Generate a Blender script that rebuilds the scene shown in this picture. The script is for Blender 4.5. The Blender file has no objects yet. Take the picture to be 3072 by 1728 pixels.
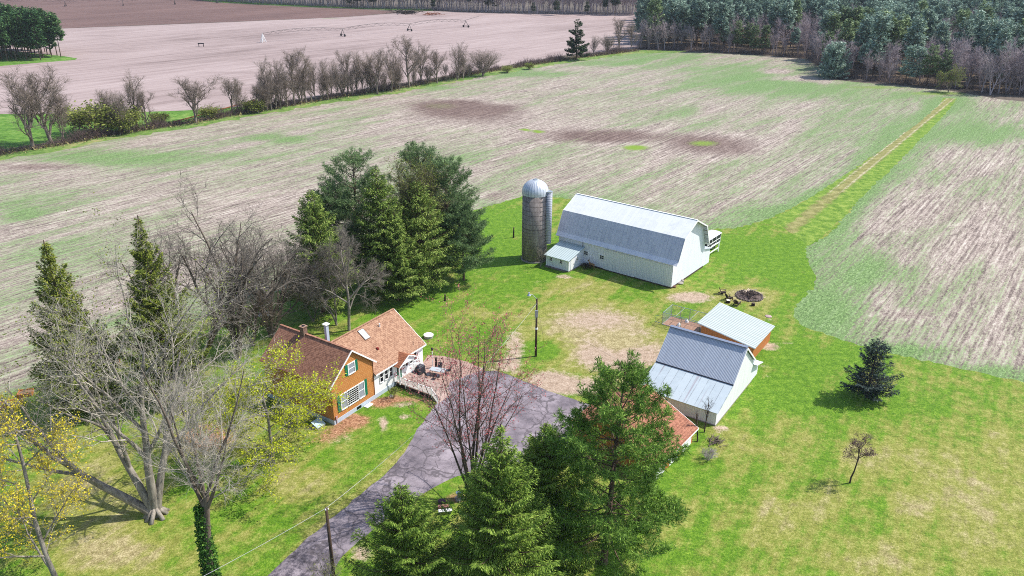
import bpy, bmesh, math, random
import numpy as np
from mathutils import Matrix, Vector

# ------------------------------------------------------------------ camera, world, sun
scene = bpy.context.scene
COL = scene.collection
FOC, PITCH, ROLL, CAM_H = 2350.0, 0.415, 0.007, 50.0        # focal length in photo pixels, tilt, roll, height in metres
PHOTO_CX, PHOTO_CY = 1536.0, 864.0
cam_data = bpy.data.cameras.new("camera")
cam_data.sensor_width = 36.0
cam_data.lens = 36.0 * FOC / 3072.0
cam_data.clip_start, cam_data.clip_end = 0.5, 6000.0
cam = bpy.data.objects.new("camera", cam_data)
COL.objects.link(cam)
cam.matrix_world = Matrix.Translation((0, 0, CAM_H)) @ Matrix.Rotation(math.pi / 2 - PITCH, 4, 'X') @ Matrix.Rotation(ROLL, 4, 'Z')
scene.camera = cam

SUN_EL, SUN_AZ = math.radians(50.0), math.radians(14.0)       # azimuth counted from +X towards +Y
sun_dir = Vector((math.cos(SUN_AZ) * math.cos(SUN_EL), math.sin(SUN_AZ) * math.cos(SUN_EL), math.sin(SUN_EL)))
sun_data = bpy.data.lights.new("sun", 'SUN')
sun_data.energy = 4.4
sun_data.angle = math.radians(0.5)
sun_data.color = (1.0, 0.95, 0.88)
sun = bpy.data.objects.new("sun", sun_data)
COL.objects.link(sun)
sun.rotation_euler = sun_dir.to_track_quat('Z', 'Y').to_euler()
world = bpy.data.worlds.new("World")
scene.world = world
world.use_nodes = True
wn = world.node_tree
sky = wn.nodes.new('ShaderNodeTexSky')
sky.sky_type = 'NISHITA'
sky.sun_disc = False
sky.sun_elevation = SUN_EL
sky.sun_rotation = math.pi / 2 - SUN_AZ
wn.links.new(sky.outputs[0], wn.nodes['Background'].inputs[0])
wn.nodes['Background'].inputs[1].default_value = 0.15
scene.view_settings.view_transform = 'Standard'
scene.view_settings.look = 'None'
scene.view_settings.exposure = 0.55
scene.view_settings.gamma = 1.0
scene.cycles.max_bounces = 5
scene.cycles.diffuse_bounces = 3
scene.cycles.transparent_max_bounces = 4
scene.cycles.use_denoising = False
scene.cycles.filter_width = 1.0

# ------------------------------------------------------------------ survey: photo measurement -> metres on the ground
def ray(u, v):
    a, b = u - PHOTO_CX, v - PHOTO_CY
    cr, sr = math.cos(ROLL), math.sin(ROLL)
    X, Y = (a * cr + b * sr) / FOC, (a * sr - b * cr) / FOC
    c, s = math.cos(PITCH), math.sin(PITCH)
    return np.array([X, c + Y * s, -s + Y * c])

def ground_at(u, v, z=0.0):
    d = ray(u, v)
    t = (z - CAM_H) / d[2]
    return np.array([d[0] * t, d[1] * t, z])

def row_of(x, y, z):
    z = z - CAM_H
    c, s = math.cos(PITCH), math.sin(PITCH)
    d = y * c - z * s
    a, b = FOC * x / d, -FOC * (y * s + z * c) / d
    return PHOTO_CY + a * math.sin(ROLL) + b * math.cos(ROLL)

def height_of(p, vtop):
    lo, hi = 0.1, 45.0
    for _ in range(40):
        m = (lo + hi) / 2
        if row_of(p[0], p[1], m) > vtop: lo = m
        else: hi = m
    return lo

def xy(pts, z=0.0):
    return [tuple(ground_at(u, v, z)[:2]) for u, v in pts]

# ------------------------------------------------------------------ node helpers
def hexc(h):
    h = h.lstrip('#')
    r = [int(h[i:i + 2], 16) / 255 for i in (0, 2, 4)]
    return tuple(x / 12.92 if x <= .04045 else ((x + .055) / 1.055) ** 2.4 for x in r) + (1.0,)

class Mat:
    def __init__(s, name):
        s.m = bpy.data.materials.new(name); s.m.use_nodes = True
        s.t = s.m.node_tree
        s.b = s.t.nodes['Principled BSDF']
        s.b.inputs['Specular IOR Level'].default_value = 0.25
    def new(s, kind): return s.t.nodes.new('ShaderNode' + kind)
    def put(s, sock, v):
        if isinstance(v, bpy.types.NodeSocket): s.t.links.new(v, sock)
        elif v is not None:
            if isinstance(v, tuple) and len(v) == 3 and sock.type == 'RGBA': v = v + (1.0,)
            sock.default_value = v
    def coord(s, which='Object'): return s.new('TexCoord').outputs[which]
    def mapping(s, vec, scale=(1, 1, 1), rot=0.0, loc=(0, 0, 0)):
        n = s.new('Mapping'); s.put(n.inputs['Vector'], vec)
        n.inputs['Scale'].default_value = scale; n.inputs['Rotation'].default_value = (0, 0, rot); n.inputs['Location'].default_value = loc
        return n.outputs[0]
    def noise(s, vec, scale, detail=3.0, rough=.6, dist=0.0):
        n = s.new('TexNoise'); s.put(n.inputs['Vector'], vec)
        for k, v in (('Scale', scale), ('Detail', detail), ('Roughness', rough), ('Distortion', dist)): n.inputs[k].default_value = v
        return n.outputs['Fac']
    def wave(s, vec, scale, dist=0.0, kind='BANDS', axis='X', prof='SIN'):
        n = s.new('TexWave'); n.wave_type = kind; n.bands_direction = axis; n.wave_profile = prof
        s.put(n.inputs['Vector'], vec); n.inputs['Scale'].default_value = scale; n.inputs['Distortion'].default_value = dist
        return n.outputs['Fac']
    def vor(s, vec, scale, feature='F1', out='Distance'):
        n = s.new('TexVoronoi'); n.feature = feature; s.put(n.inputs['Vector'], vec); n.inputs['Scale'].default_value = scale
        return n.outputs[out]
    def brick(s, vec, c1, c2, mortar, scale, size=.02, bw=.5, rh=.25):
        n = s.new('TexBrick'); s.put(n.inputs['Vector'], vec)
        for k, v in (('Color1', c1), ('Color2', c2), ('Mortar', mortar), ('Scale', scale), ('Mortar Size', size), ('Brick Width', bw), ('Row Height', rh)): s.put(n.inputs[k], v)
        return n.outputs['Color'], n.outputs['Fac']
    def ramp(s, fac, stops, interp='LINEAR'):
        n = s.new('ValToRGB'); s.put(n.inputs[0], fac); cr = n.color_ramp; cr.interpolation = interp
        while len(cr.elements) < len(stops): cr.elements.new(.5)
        for e, (p, c) in zip(cr.elements, stops):
            e.position = p
            e.color = (c, c, c, 1) if isinstance(c, (int, float)) else (hexc(c) if isinstance(c, str) else c)
        return n.outputs[0]
    def mix(s, fac, a, b, blend='MIX'):
        n = s.new('Mix'); n.data_type = 'RGBA'; n.blend_type = blend
        s.put(n.inputs[0], fac)
        s.put(n.inputs[6], hexc(a) if isinstance(a, str) else a); s.put(n.inputs[7], hexc(b) if isinstance(b, str) else b)
        return n.outputs[2]
    def math(s, op, a, b=None, c=None, clamp=False):
        n = s.new('Math'); n.operation = op; n.use_clamp = clamp
        for i, v in enumerate((a, b, c)):
            if v is not None: s.put(n.inputs[i], v)
        return n.outputs[0]
    def sstep(s, v, lo, hi):
        n = s.new('MapRange'); n.interpolation_type = 'SMOOTHSTEP'
        s.put(n.inputs[0], v); n.inputs[1].default_value = lo; n.inputs[2].default_value = hi
        return n.outputs[0]
    def attr(s, name):
        n = s.new('Attribute'); n.attribute_name = name; return n.outputs['Fac']
    def bump(s, h, strength=.4, dist=.05):
        n = s.new('Bump'); s.put(n.inputs['Height'], h); n.inputs['Strength'].default_value = strength; n.inputs['Distance'].default_value = dist
        s.t.links.new(n.outputs[0], s.b.inputs['Normal'])
    def done(s, color, rough=.8, metal=0.0):
        s.put(s.b.inputs['Base Color'], hexc(color) if isinstance(color, str) else color)
        s.put(s.b.inputs['Roughness'], rough); s.b.inputs['Metallic'].default_value = metal
        return s.m

def plain(name, c, rough=.7, metal=0.0, vary=.12, scale=6.0):
    m = Mat(name); co = m.coord()
    n = m.noise(co, scale, 4, .65)
    c = hexc(c) if isinstance(c, str) else c
    lo = tuple(x * (1 - vary) for x in c[:3]) + (1,); hi = tuple(min(1, x * (1 + vary)) for x in c[:3]) + (1,)
    return m.done(m.ramp(n, [(.3, lo), (.7, hi)]), rough, metal)

# ------------------------------------------------------------------ mesh helpers
def link(name, me, mat, parent=None, smooth=False):
    o = bpy.data.objects.new(name, me)
    COL.objects.link(o)
    if mat: me.materials.append(mat)
    if parent: o.parent = parent
    if smooth: me.polygons.foreach_set('use_smooth', np.ones(len(me.polygons), bool))
    return o

def np_mesh(name, V, faces):
    """V (n,3); faces: list of (m,k) integer arrays"""
    me = bpy.data.meshes.new(name)
    V = np.asarray(V, dtype=np.float32).reshape(-1, 3)
    faces = [np.asarray(f, dtype=np.int32) for f in faces if len(f)]
    me.vertices.add(len(V)); me.vertices.foreach_set('co', V.ravel())
    loops = np.concatenate([f.ravel() for f in faces])
    sizes = np.concatenate([np.full(len(f), f.shape[1], np.int32) for f in faces])
    starts = np.concatenate([[0], np.cumsum(sizes)[:-1]]).astype(np.int32)
    me.loops.add(len(loops)); me.loops.foreach_set('vertex_index', loops)
    me.polygons.add(len(sizes)); me.polygons.foreach_set('loop_start', starts); me.polygons.foreach_set('loop_total', sizes)
    me.update(calc_edges=True); me.validate()
    return me

class MB:
    """collects simple solids into one mesh"""
    def __init__(s): s.v = []; s.f = []
    def add(s, vs, fs):
        o = len(s.v); s.v += [tuple(p) for p in vs]; s.f += [tuple(i + o for i in f) for f in fs]; return s
    def box(s, c, d, rz=0.0, taper=1.0):
        x, y, z = d[0] / 2, d[1] / 2, d[2] / 2
        ca, sa = math.cos(rz), math.sin(rz)
        vs = []
        for k, (sx, sy, sz) in enumerate(((-1, -1, -1), (1, -1, -1), (1, 1, -1), (-1, 1, -1), (-1, -1, 1), (1, -1, 1), (1, 1, 1), (-1, 1, 1))):
            t = taper if sz > 0 else 1.0
            px, py = sx * x * t, sy * y * t
            vs.append((c[0] + px * ca - py * sa, c[1] + px * sa + py * ca, c[2] + sz * z))
        return s.add(vs, [(0, 3, 2, 1), (4, 5, 6, 7), (0, 1, 5, 4), (1, 2, 6, 5), (2, 3, 7, 6), (3, 0, 4, 7)])
    def b2(s, p, q): return s.box([(a + b) / 2 for a, b in zip(p, q)], [abs(b - a) for a, b in zip(p, q)])
    def bar(s, p, q, w, h=None, k=4):
        p, q = Vector(p), Vector(q); d = (q - p).normalized(); h = h or w
        ref = Vector((0, 0, 1)) if abs(d.z) < .95 else Vector((1, 0, 0))
        a = d.cross(ref).normalized(); b = a.cross(d)
        if k == 4: offs = [(-w / 2, -h / 2), (w / 2, -h / 2), (w / 2, h / 2), (-w / 2, h / 2)]
        else: offs = [(w / 2 * math.cos(2 * math.pi * i / k), h / 2 * math.sin(2 * math.pi * i / k)) for i in range(k)]
        vs = [p + a * x + b * y for x, y in offs] + [q + a * x + b * y for x, y in offs]
        return s.add(vs, [tuple(range(k))[::-1], tuple(range(k, 2 * k))] + [(i, (i + 1) % k, k + (i + 1) % k, k + i) for i in range(k)])
    def cyl(s, c, r, h, k=16, r2=None, cap=True):
        r2 = r if r2 is None else r2
        vs = [(c[0] + r * math.cos(2 * math.pi * i / k), c[1] + r * math.sin(2 * math.pi * i / k), c[2]) for i in range(k)]
        vs += [(c[0] + r2 * math.cos(2 * math.pi * i / k), c[1] + r2 * math.sin(2 * math.pi * i / k), c[2] + h) for i in range(k)]
        fs = [(i, (i + 1) % k, k + (i + 1) % k, k + i) for i in range(k)]
        if cap: fs += [tuple(range(k))[::-1], tuple(range(k, 2 * k))]
        return s.add(vs, fs)
    def slab(s, quad, th):
        """a flat polygon thickened along its normal, downwards"""
        q = [Vector(p) for p in quad]; n = (q[1] - q[0]).cross(q[2] - q[0]).normalized()
        if n.z < 0: q = q[::-1]; n = -n
        k = len(q)
        return s.add([p for p in q] + [p - n * th for p in q], [tuple(range(k)), tuple(range(k, 2 * k))[::-1]] + [((i + 1) % k, i, k + i, k + (i + 1) % k) for i in range(k)])
    def prism(s, prof, x0, x1):
        """profile of (y, z) points extruded along x"""
        k = len(prof)
        return s.add([(x0, y, z) for y, z in prof] + [(x1, y, z) for y, z in prof], [tuple(range(k))[::-1], tuple(range(k, 2 * k))] + [(i, (i + 1) % k, k + (i + 1) % k, k + i) for i in range(k)])
    def prism_y(s, prof, y0, y1):
        k = len(prof)
        return s.add([(x, y0, z) for x, z in prof] + [(x, y1, z) for x, z in prof], [tuple(range(k)), tuple(range(k, 2 * k))[::-1]] + [((i + 1) % k, i, k + i, k + (i + 1) % k) for i in range(k)])
    def build(s, name, mat, parent=None, smooth=False, bevel=0.0):
        me = bpy.data.meshes.new(name); me.from_pydata([tuple(p) for p in s.v], [], s.f)
        bm = bmesh.new(); bm.from_mesh(me); bmesh.ops.recalc_face_normals(bm, faces=bm.faces[:])
        if bevel: bmesh.ops.bevel(bm, geom=bm.edges[:], offset=bevel, segments=1, affect='EDGES')
        bm.to_mesh(me); bm.free()
        return link(name, me, mat, parent, smooth)

def thing(name, label, cat, loc=(0, 0, 0), rz=0.0, group=None, scale=None):
    o = bpy.data.objects.new(name, None); COL.objects.link(o)
    o.location = loc; o.rotation_euler = (0, 0, rz); o.empty_display_size = .2
    if scale: o.scale = (scale,) * 3 if isinstance(scale, (int, float)) else scale
    return tag(o, label, cat, group)

def tag(o, label, cat, group=None):
    o['label'] = label; o['category'] = cat
    if group: o['group'] = group
    return o

def kind(o, k): o['kind'] = k; return o

def copy_tree(root, loc, rz, label, group=None, scale=None):
    r = root.copy(); COL.objects.link(r); r.location = loc; r.rotation_euler = (0, 0, rz); r['label'] = label
    if group: r['group'] = group
    elif 'group' in r: del r['group']
    if scale: r.scale = (scale,) * 3 if isinstance(scale, (int, float)) else scale
    for ch in list(root.children):
        c = ch.copy(); COL.objects.link(c); c.parent = r
        for g in ch.children:
            d = g.copy(); COL.objects.link(d); d.parent = c
    return r

# ------------------------------------------------------------------ ground sheets
ROWS = math.radians(52.6)                 # the direction the field rows, the barn and the farm track run in

def ragged(poly, step, amp, seed=1):
    rng = np.random.default_rng(seed); out = []
    n = len(poly)
    for i in range(n):
        a, b = np.array(poly[i]), np.array(poly[(i + 1) % n])
        L = np.linalg.norm(b - a); m = max(1, min(120, int(L / step)))
        nrm = np.array([-(b - a)[1], (b - a)[0]]) / max(L, 1e-6)
        for j in range(m):
            out.append(tuple(a + (b - a) * j / m + (nrm * rng.normal(0, amp) if j else 0)))
    return out

def clip_half(poly, axis, val, keep_greater):
    out = []
    for i in range(len(poly)):
        p, q = poly[i - 1], poly[i]
        ip = (p[axis] >= val) if keep_greater else (p[axis] <= val)
        iq = (q[axis] >= val) if keep_greater else (q[axis] <= val)
        if ip != iq:
            t = (val - p[axis]) / (q[axis] - p[axis])
            out.append((p[0] + (q[0] - p[0]) * t, p[1] + (q[1] - p[1]) * t))
        if iq: out.append(q)
    return out

def sheet(name, poly, step, z, mat, masks=None):
    V, F4, FN, idx = [], [], [], {}
    def vid(p):
        k = (round(p[0], 3), round(p[1], 3))
        if k not in idx: idx[k] = len(V); V.append((p[0], p[1], z))
        return idx[k]
    ys = [p[1] for p in poly]
    y = math.floor(min(ys) / step) * step
    while y < max(ys):
        strip = clip_half(clip_half(poly, 1, y, True), 1, y + step, False)
        if len(strip) > 2:
            xs = [p[0] for p in strip]; x = math.floor(min(xs) / step) * step
            rest = strip
            while x < max(xs):
                cell = clip_half(rest, 0, x + step, False)
                rest = clip_half(rest, 0, x + step, True)
                if len(cell) > 2:
                    ids = []
                    for p in cell:
                        i = vid(p)
                        if i not in ids: ids.append(i)
                    if len(ids) == 4: F4.append(ids)
                    elif len(ids) > 2: FN.append(ids)
                x += step
                if len(rest) < 3: break
        y += step
    me = bpy.data.meshes.new(name); me.from_pydata(V, [], F4 + FN); me.update()
    P = np.array(V)[:, :2]
    for nm, blobs in (masks or {}).items():
        val = np.zeros(len(P))
        for (u, v, ru, rv, s) in blobs:
            c = ground_at(u, v)[:2]; ax = ground_at(u + ru, v)[:2] - c; ay = ground_at(u, v + rv)[:2] - c
            M = np.linalg.inv(np.array([ax, ay]).T)
            q = (P - c) @ M.T
            val += s * np.exp(-1.1 * (q ** 2).sum(1) ** 1.3)
        a = me.attributes.new(nm, 'FLOAT', 'POINT'); a.data.foreach_set('value', val.astype(np.float32))
    bm = bmesh.new(); bm.from_mesh(me)
    for f in bm.faces:
        if f.normal.z < 0: f.normal_flip()
    bm.to_mesh(me); bm.free()
    return kind(link(name, me, mat), 'structure')

# --- materials of the ground
def mat_crop():
    m = Mat('stubble_field'); co = m.coord()
    row = m.mapping(co, (1, 1, 1), -ROWS)
    streak = m.noise(m.mapping(row, (.3, 1.3, 1)), 1.0, 4, .75, .6)
    fine = m.noise(m.mapping(row, (1.4, 3.0, 1)), 1.0, 5, .8, .5)
    grain = m.noise(co, 5.5, 3, .8)
    long = m.noise(m.mapping(row, (.05, 1.7, 1)), 1.0, 4, .7)
    lines = m.wave(m.mapping(row, (0.03, 1, 1)), .42, 1.2, axis='Y')
    big = m.noise(m.mapping(row, (.5, 1, 1)), .035, 4, .6)
    val = m.math('ADD', m.math('ADD', m.math('MULTIPLY', streak, .26), m.math('MULTIPLY_ADD', long, .32, -.035)), m.math('ADD', m.math('MULTIPLY', fine, .34), m.math('MULTIPLY', grain, .27)))
    val = m.math('ADD', val, m.math('MULTIPLY_ADD', lines, .022, -.011))
    straw = m.ramp(val, [(.43, '#3a302b'), (.52, '#776a63'), (.585, '#a29489'), (.675, '#d6ccc2')])
    soil = m.ramp(val, [(.44, '#392b27'), (.55, '#62504a'), (.66, '#8f7d73')])
    green = m.ramp(m.math('ADD', m.math('MULTIPLY', fine, .6), m.math('MULTIPLY', grain, .4)), [(.38, '#2f481f'), (.50, '#557a39'), (.62, '#8cab68')])
    col = m.mix(m.sstep(m.math('ADD', m.attr('brown'), m.math('MULTIPLY_ADD', big, 1.2, -.72)), .1, .8), straw, soil)
    g1 = m.noise(m.mapping(row, (.16, 1, 1)), .11, 5, .7, .4)
    gl = m.math('ADD', m.math('MULTIPLY_ADD', g1, 2.2, -.98), m.math('SUBTRACT', m.math('MULTIPLY', m.attr('green'), .9), m.math('MULTIPLY', m.attr('brown'), .7)))
    gl = m.math('ADD', gl, m.math('MULTIPLY_ADD', m.math('ADD', m.math('MULTIPLY', fine, .45), m.math('ADD', m.math('MULTIPLY', grain, .25), m.math('MULTIPLY', long, .40))), 4.6, -2.53))
    col = m.mix(m.math('MULTIPLY', m.sstep(gl, -.1, .8), .86), col, green)
    col = m.mix(m.sstep(m.math('ADD', m.attr('olive'), m.math('MULTIPLY_ADD', fine, 1.0, -.5)), .25, .7), col, '#6f8a2a')
    m.bump(val, .5, .12)
    return m.done(col, .95)

def mat_lawn():
    m = Mat('lawn_grass'); co = m.coord()
    mow = m.mapping(co, (1, 1, 1), -math.radians(60))
    fine = m.noise(co, 4.5, 4, .8)
    blot = m.noise(co, 1.1, 4, .7)
    stripe = m.noise(m.mapping(mow, (.07, .62, 1)), 1.0, 3, .6)
    big = m.noise(co, .09, 4, .6)
    tiny = m.noise(co, 13.0, 2, .8)
    t = m.math('ADD', m.math('ADD', m.math('MULTIPLY', fine, .45), m.math('MULTIPLY', tiny, .25)), m.math('MULTIPLY', blot, .30))
    lush = m.ramp(t, [(.37, '#2b470b'), (.5, '#537a14'), (.62, '#86a036')])
    mid = m.ramp(t, [(.37, '#4c541d'), (.5, '#7e8338'), (.62, '#aea867')])
    straw = m.ramp(t, [(.39, '#665b3a'), (.5, '#978b61'), (.60, '#c4b88f')])
    dirt = m.ramp(t, [(.38, '#786453'), (.5, '#a5907c'), (.61, '#c6b4a1')])
    mulch = m.ramp(m.math('ADD', m.math('MULTIPLY', fine, .75), m.math('MULTIPLY', blot, .25)), [(.38, '#5a3a2a'), (.5, '#93684c'), (.62, '#c09c7c')])
    dry = m.math('ADD', m.attr('dry'), m.math('ADD', m.math('MULTIPLY_ADD', stripe, 1.25, -.625), m.math('MULTIPLY_ADD', m.noise(co, .45, 5, .75), 1.5, -.75)))
    dry = m.math('ADD', dry, m.math('MULTIPLY_ADD', big, 1.0, -.5))
    dry = m.math('ADD', dry, .20)
    col = m.mix(m.sstep(dry, .0, .5), lush, mid)
    col = m.mix(m.sstep(dry, .45, 1.05), col, straw)
    dd = m.math('ADD', m.attr('dirt'), m.math('ADD', m.math('MULTIPLY_ADD', blot, 1.0, -.5), m.math('MULTIPLY_ADD', fine, .5, -.25)))
    col = m.mix(m.sstep(dd, .35, .8), col, dirt)
    mm = m.math('ADD', m.attr('mulch'), m.math('MULTIPLY_ADD', blot, .9, -.45))
    col = m.mix(m.sstep(mm, .3, .7), col, mulch)
    m.bump(t, 1.0, .16)
    return m.done(col, .95)

def mat_far(name, lo, mid, hi, green=None):
    m = Mat(name); co = m.coord()
    row = m.mapping(co, (1, 1, 1), -ROWS + .05)
    s1 = m.noise(m.mapping(row, (.02, .28, 1)), 1.0, 4, .65)
    s2 = m.noise(m.mapping(row, (.06, 1.3, 1)), 1.0, 3, .7)
    big = m.noise(m.mapping(row, (.35, 1, 1)), .018, 4, .6)
    v = m.math('ADD', m.math('MULTIPLY', s1, .35), m.math('ADD', m.math('MULTIPLY', s2, .3), m.math('MULTIPLY', big, .35)))
    col = m.ramp(v, [(.36, lo), (.48, mid), (.62, hi)])
    col = m.mix(m.sstep(m.attr('brown'), .2, .9), col, m.mix(s2, lo, mid))
    if green: col = m.mix(m.sstep(m.math('ADD', m.attr('green'), m.math('MULTIPLY_ADD', s1, .8, -.4)), .3, .7), col, green)
    return m.done(col, .95)

def mat_grass_simple(name, a, b, c):
    m = Mat(name); co = m.coord()
    t = m.math('ADD', m.math('MULTIPLY', m.noise(co, .5, 4, .7), .6), m.math('MULTIPLY', m.noise(co, .06, 3, .6), .4))
    m.bump(t, .5, .2)
    return m.done(m.ramp(t, [(.36, a), (.5, b), (.64, c)]), .95)

def mat_asphalt():
    m = Mat('asphalt'); co = m.coord()
    warp = m.new('VectorMath'); warp.operation = 'ADD'
    nn = m.new('TexNoise'); m.put(nn.inputs['Vector'], co); nn.inputs['Scale'].default_value = .8
    sc = m.new('VectorMath'); sc.operation = 'SCALE'; m.put(sc.inputs[0], nn.outputs['Color']); sc.inputs['Scale'].default_value = 1.6
    m.put(warp.inputs[0], co); m.put(warp.inputs[1], sc.outputs[0])
    crack = m.vor(warp.outputs[0], .28, 'DISTANCE_TO_EDGE')
    crack2 = m.vor(warp.outputs[0], .75, 'DISTANCE_TO_EDGE')
    blot = m.noise(co, .35, 5, .65); fine = m.noise(co, 14, 3, .8)
    col = m.ramp(m.math('ADD', m.math('MULTIPLY', blot, .7), m.math('MULTIPLY', fine, .3)), [(.38, '#5d575d'), (.5, '#7d747a'), (.62, '#9a9096')])
    dk = m.math('MULTIPLY', m.attr('worn'), m.sstep(m.noise(co, 1.6, 5, .75), .42, .62))
    col = m.mix(dk, col, '#3f3b44')
    c1 = m.math('MULTIPLY', m.sstep(crack, .035, .012), .75); c2 = m.math('MULTIPLY', m.sstep(crack2, .028, .008), m.sstep(m.noise(co, .18, 2, .5), .5, .62))
    col = m.mix(m.math('MULTIPLY', m.math('MAXIMUM', c1, c2), m.math('MULTIPLY_ADD', blot, 1.1, .1)), col, '#2b2829')
    m.bump(fine, .3, .02)
    return m.done(col, .9)

M_crop, M_lawn, M_asph = mat_crop(), mat_lawn(), mat_asphalt()
M_far = mat_far('dry_stubble_far', '#6f5f5b', '#94837f', '#a89894', '#5f7a3a')
M_plow = mat_far('ploughed_soil', '#4f3b36', '#654e48', '#785f58')
M_verge = mat_grass_simple('verge_grass', '#37541a', '#527a27', '#7a9147')
M_base = mat_grass_simple('rough_ground', '#443f37', '#595047', '#6d6356')
M_floor = mat_grass_simple('wood_floor', '#40382c', '#5a4c3d', '#75664f')

# base ground: one sheet out to the horizon
g = MB(); g.add([(-4000, -600, -.03), (4000, -600, -.03), (4000, 5000, -.03), (-4000, 5000, -.03)], [(0, 1, 2, 3)])
kind(g.build('ground', M_base), 'structure')
hedge_line = [(-420, 545), (0, 450), (330, 395), (590, 358), (760, 325), (1000, 290), (1200, 258), (1450, 212), (1700, 172), (1910, 148)]
far_poly = xy([(-600, 520), (0, 440), (330, 385), (590, 348), (760, 318), (1200, 250), (1700, 165), (1960, 140), (2050, 90), (1960, 44), (1500, 40), (1290, 33), (1210, 38), (1024, 52), (600, 70), (179, 86), (-500, 122)])
sheet('far_field', far_poly, 9.0, -.012, M_far, {
    'brown': [(700, 218, 190, 8, .6), (940, 190, 160, 7, .6), (290, 108, 110, 4, .7), (330, 155, 100, 4, .8), (430, 230, 130, 8, .35), (650, 182, 90, 4, .6), (1700, 82, 220, 12, .5), (1300, 60, 200, 9, .35)],
    'green': [(1000, 56, 60, 4, .5), (190, 182, 60, 3, .6)]})
sheet('ploughed_field', xy([(-500, 121), (179, 85), (600, 69), (1024, 51), (1200, 37), (1120, 30), (900, 22), (640, 8), (560, -12), (-700, -30)]), 20.0, -.010, M_plow, {'brown': []})
sheet('grass_strip', xy([(-500, 520), (0, 450), (330, 397), (590, 360), (780, 326), (770, 317), (560, 331), (330, 339), (0, 342), (-500, 352)]), 4.0, -.008, M_verge)
sheet('wood_edge_grass', xy([(560, -6), (640, 6), (900, 20), (1120, 28), (1300, 32), (1300, 27), (1120, 22), (900, 13), (660, -2)]), 20.0, -.006, M_verge)
sheet('pine_island_grass', xy([(-400, 215), (0, 198), (130, 187), (225, 180), (232, 175), (190, 168), (0, 150), (-400, 170)]), 6.0, -.006, M_verge)
crop_poly = ragged(xy([(-420, 560), (0, 468), (200, 437), (330, 412), (590, 372), (760, 341), (1000, 302), (1200, 270), (1450, 222), (1700, 183), (1910, 157), (2060, 156), (2250, 165), (2430, 178), (2480, 215), (2500, 240), (2850, 272), (3000, 298), (3400, 330), (3700, 900), (3500, 1400), (2800, 1150), (2300, 1050), (1700, 800), (1200, 900), (600, 1130), (0, 1260), (-500, 1300)]), 3.0, .45, 3)
crop_field = sheet('crop_field', crop_poly, 1.8, 0.0, M_crop, {
    'green': [(2395, 236, 90, 10, -.9), (2330, 214, 50, 9, -.9), (2480, 246, 60, 8, -.6), (338, 477, 230, 36, .75), (835, 415, 90, 12, .7), (120, 600, 160, 50, .25), (2207, 219, 190, 40, .55), (2445, 258, 240, 40, .6), (2565, 378, 150, 70, .45), (2922, 397, 190, 45, .65), (2960, 330, 150, 30, .5),
              (1978, 167, 160, 26, .6), (2018, 338, 80, 30, .35), (1580, 222, 150, 10, .6), (1800, 190, 150, 9, .6), (1250, 262, 120, 6, .6), (2545, 775, 150, 90, .6), (2445, 914, 90, 70, .7), (2640, 820, 120, 40, .5), (2460, 640, 60, 60, .5), (2340, 640, 90, 30, .6), (2330, 700, 80, 25, .6),
              (2560, 960, 120, 60, .4), (2700, 1050, 160, 18, .6), (3000, 1120, 120, 12, .6), (640, 700, 300, 60, .15), (250, 760, 220, 60, .25), (1500, 210, 100, 8, .5), (1150, 570, 60, 12, .5), (1420, 480, 160, 24, .3), (2260, 260, 200, 30, .3), (2700, 300, 200, 30, .3), (60, 640, 80, 30, .5), (700, 470, 200, 18, .3), (1850, 580, 200, 50, .15)],
    'brown': [(1421, 338, 190, 45, .95), (1300, 310, 150, 18, .6), (1819, 409, 230, 26, .85), (2167, 437, 170, 38, .8), (2724, 945, 80, 20, .7), (1440, 640, 60, 25, .8), (900, 640, 160, 60, .3), (120, 500, 200, 14, .7), (2790, 640, 250, 60, .35), (1490, 590, 60, 20, .8), (2900, 760, 200, 60, .3)],
    'olive': [(2640, 262, 160, 7, .5), (2820, 280, 120, 8, .6), (2330, 180, 100, 5, .3), (1906, 443, 50, 10, .8), (1574, 389, 22, 5, .8), (1616, 395, 24, 6, .8), (1320, 318, 90, 16, .35), (2110, 430, 60, 12, .6), (2160, 500, 50, 10, .3)]})

sheet('field_verge', ragged(xy([(-420, 548), (0, 455), (200, 425), (330, 400), (590, 362), (760, 330), (1000, 291), (1200, 260), (1450, 213), (1700, 175), (1910, 150), (2060, 152), (2060, 157), (1910, 160), (1700, 189), (1450, 230), (1200, 279), (1000, 308), (760, 348), (590, 380), (330, 420), (200, 447), (0, 482), (-420, 580)]), 2.0, .8, 12), 3.0, .005, mat_grass_simple('verge_mixed', '#3f5a20', '#64803a', '#968c62'))
lawn_poly = ragged(xy([(-500, 1290), (0, 1190), (300, 1100), (560, 975), (800, 890), (1000, 800), (1180, 665), (1290, 652), (1402, 638), (1461, 620), (1584, 584), (1716, 597), (1900, 640), (2088, 690), (2200, 686), (2310, 655), (2420, 600), (2485, 575), (2596, 572),
                       (2545, 640), (2485, 707), (2418, 738), (2428, 790), (2448, 830), (2441, 870), (2406, 894), (2382, 930), (2380, 950), (2406, 977), (2525, 1021), (2644, 1053), (2803, 1089), (3072, 1148), (3500, 1240), (3600, 2300), (-800, 2600)]), .7, .22, 5)
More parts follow.
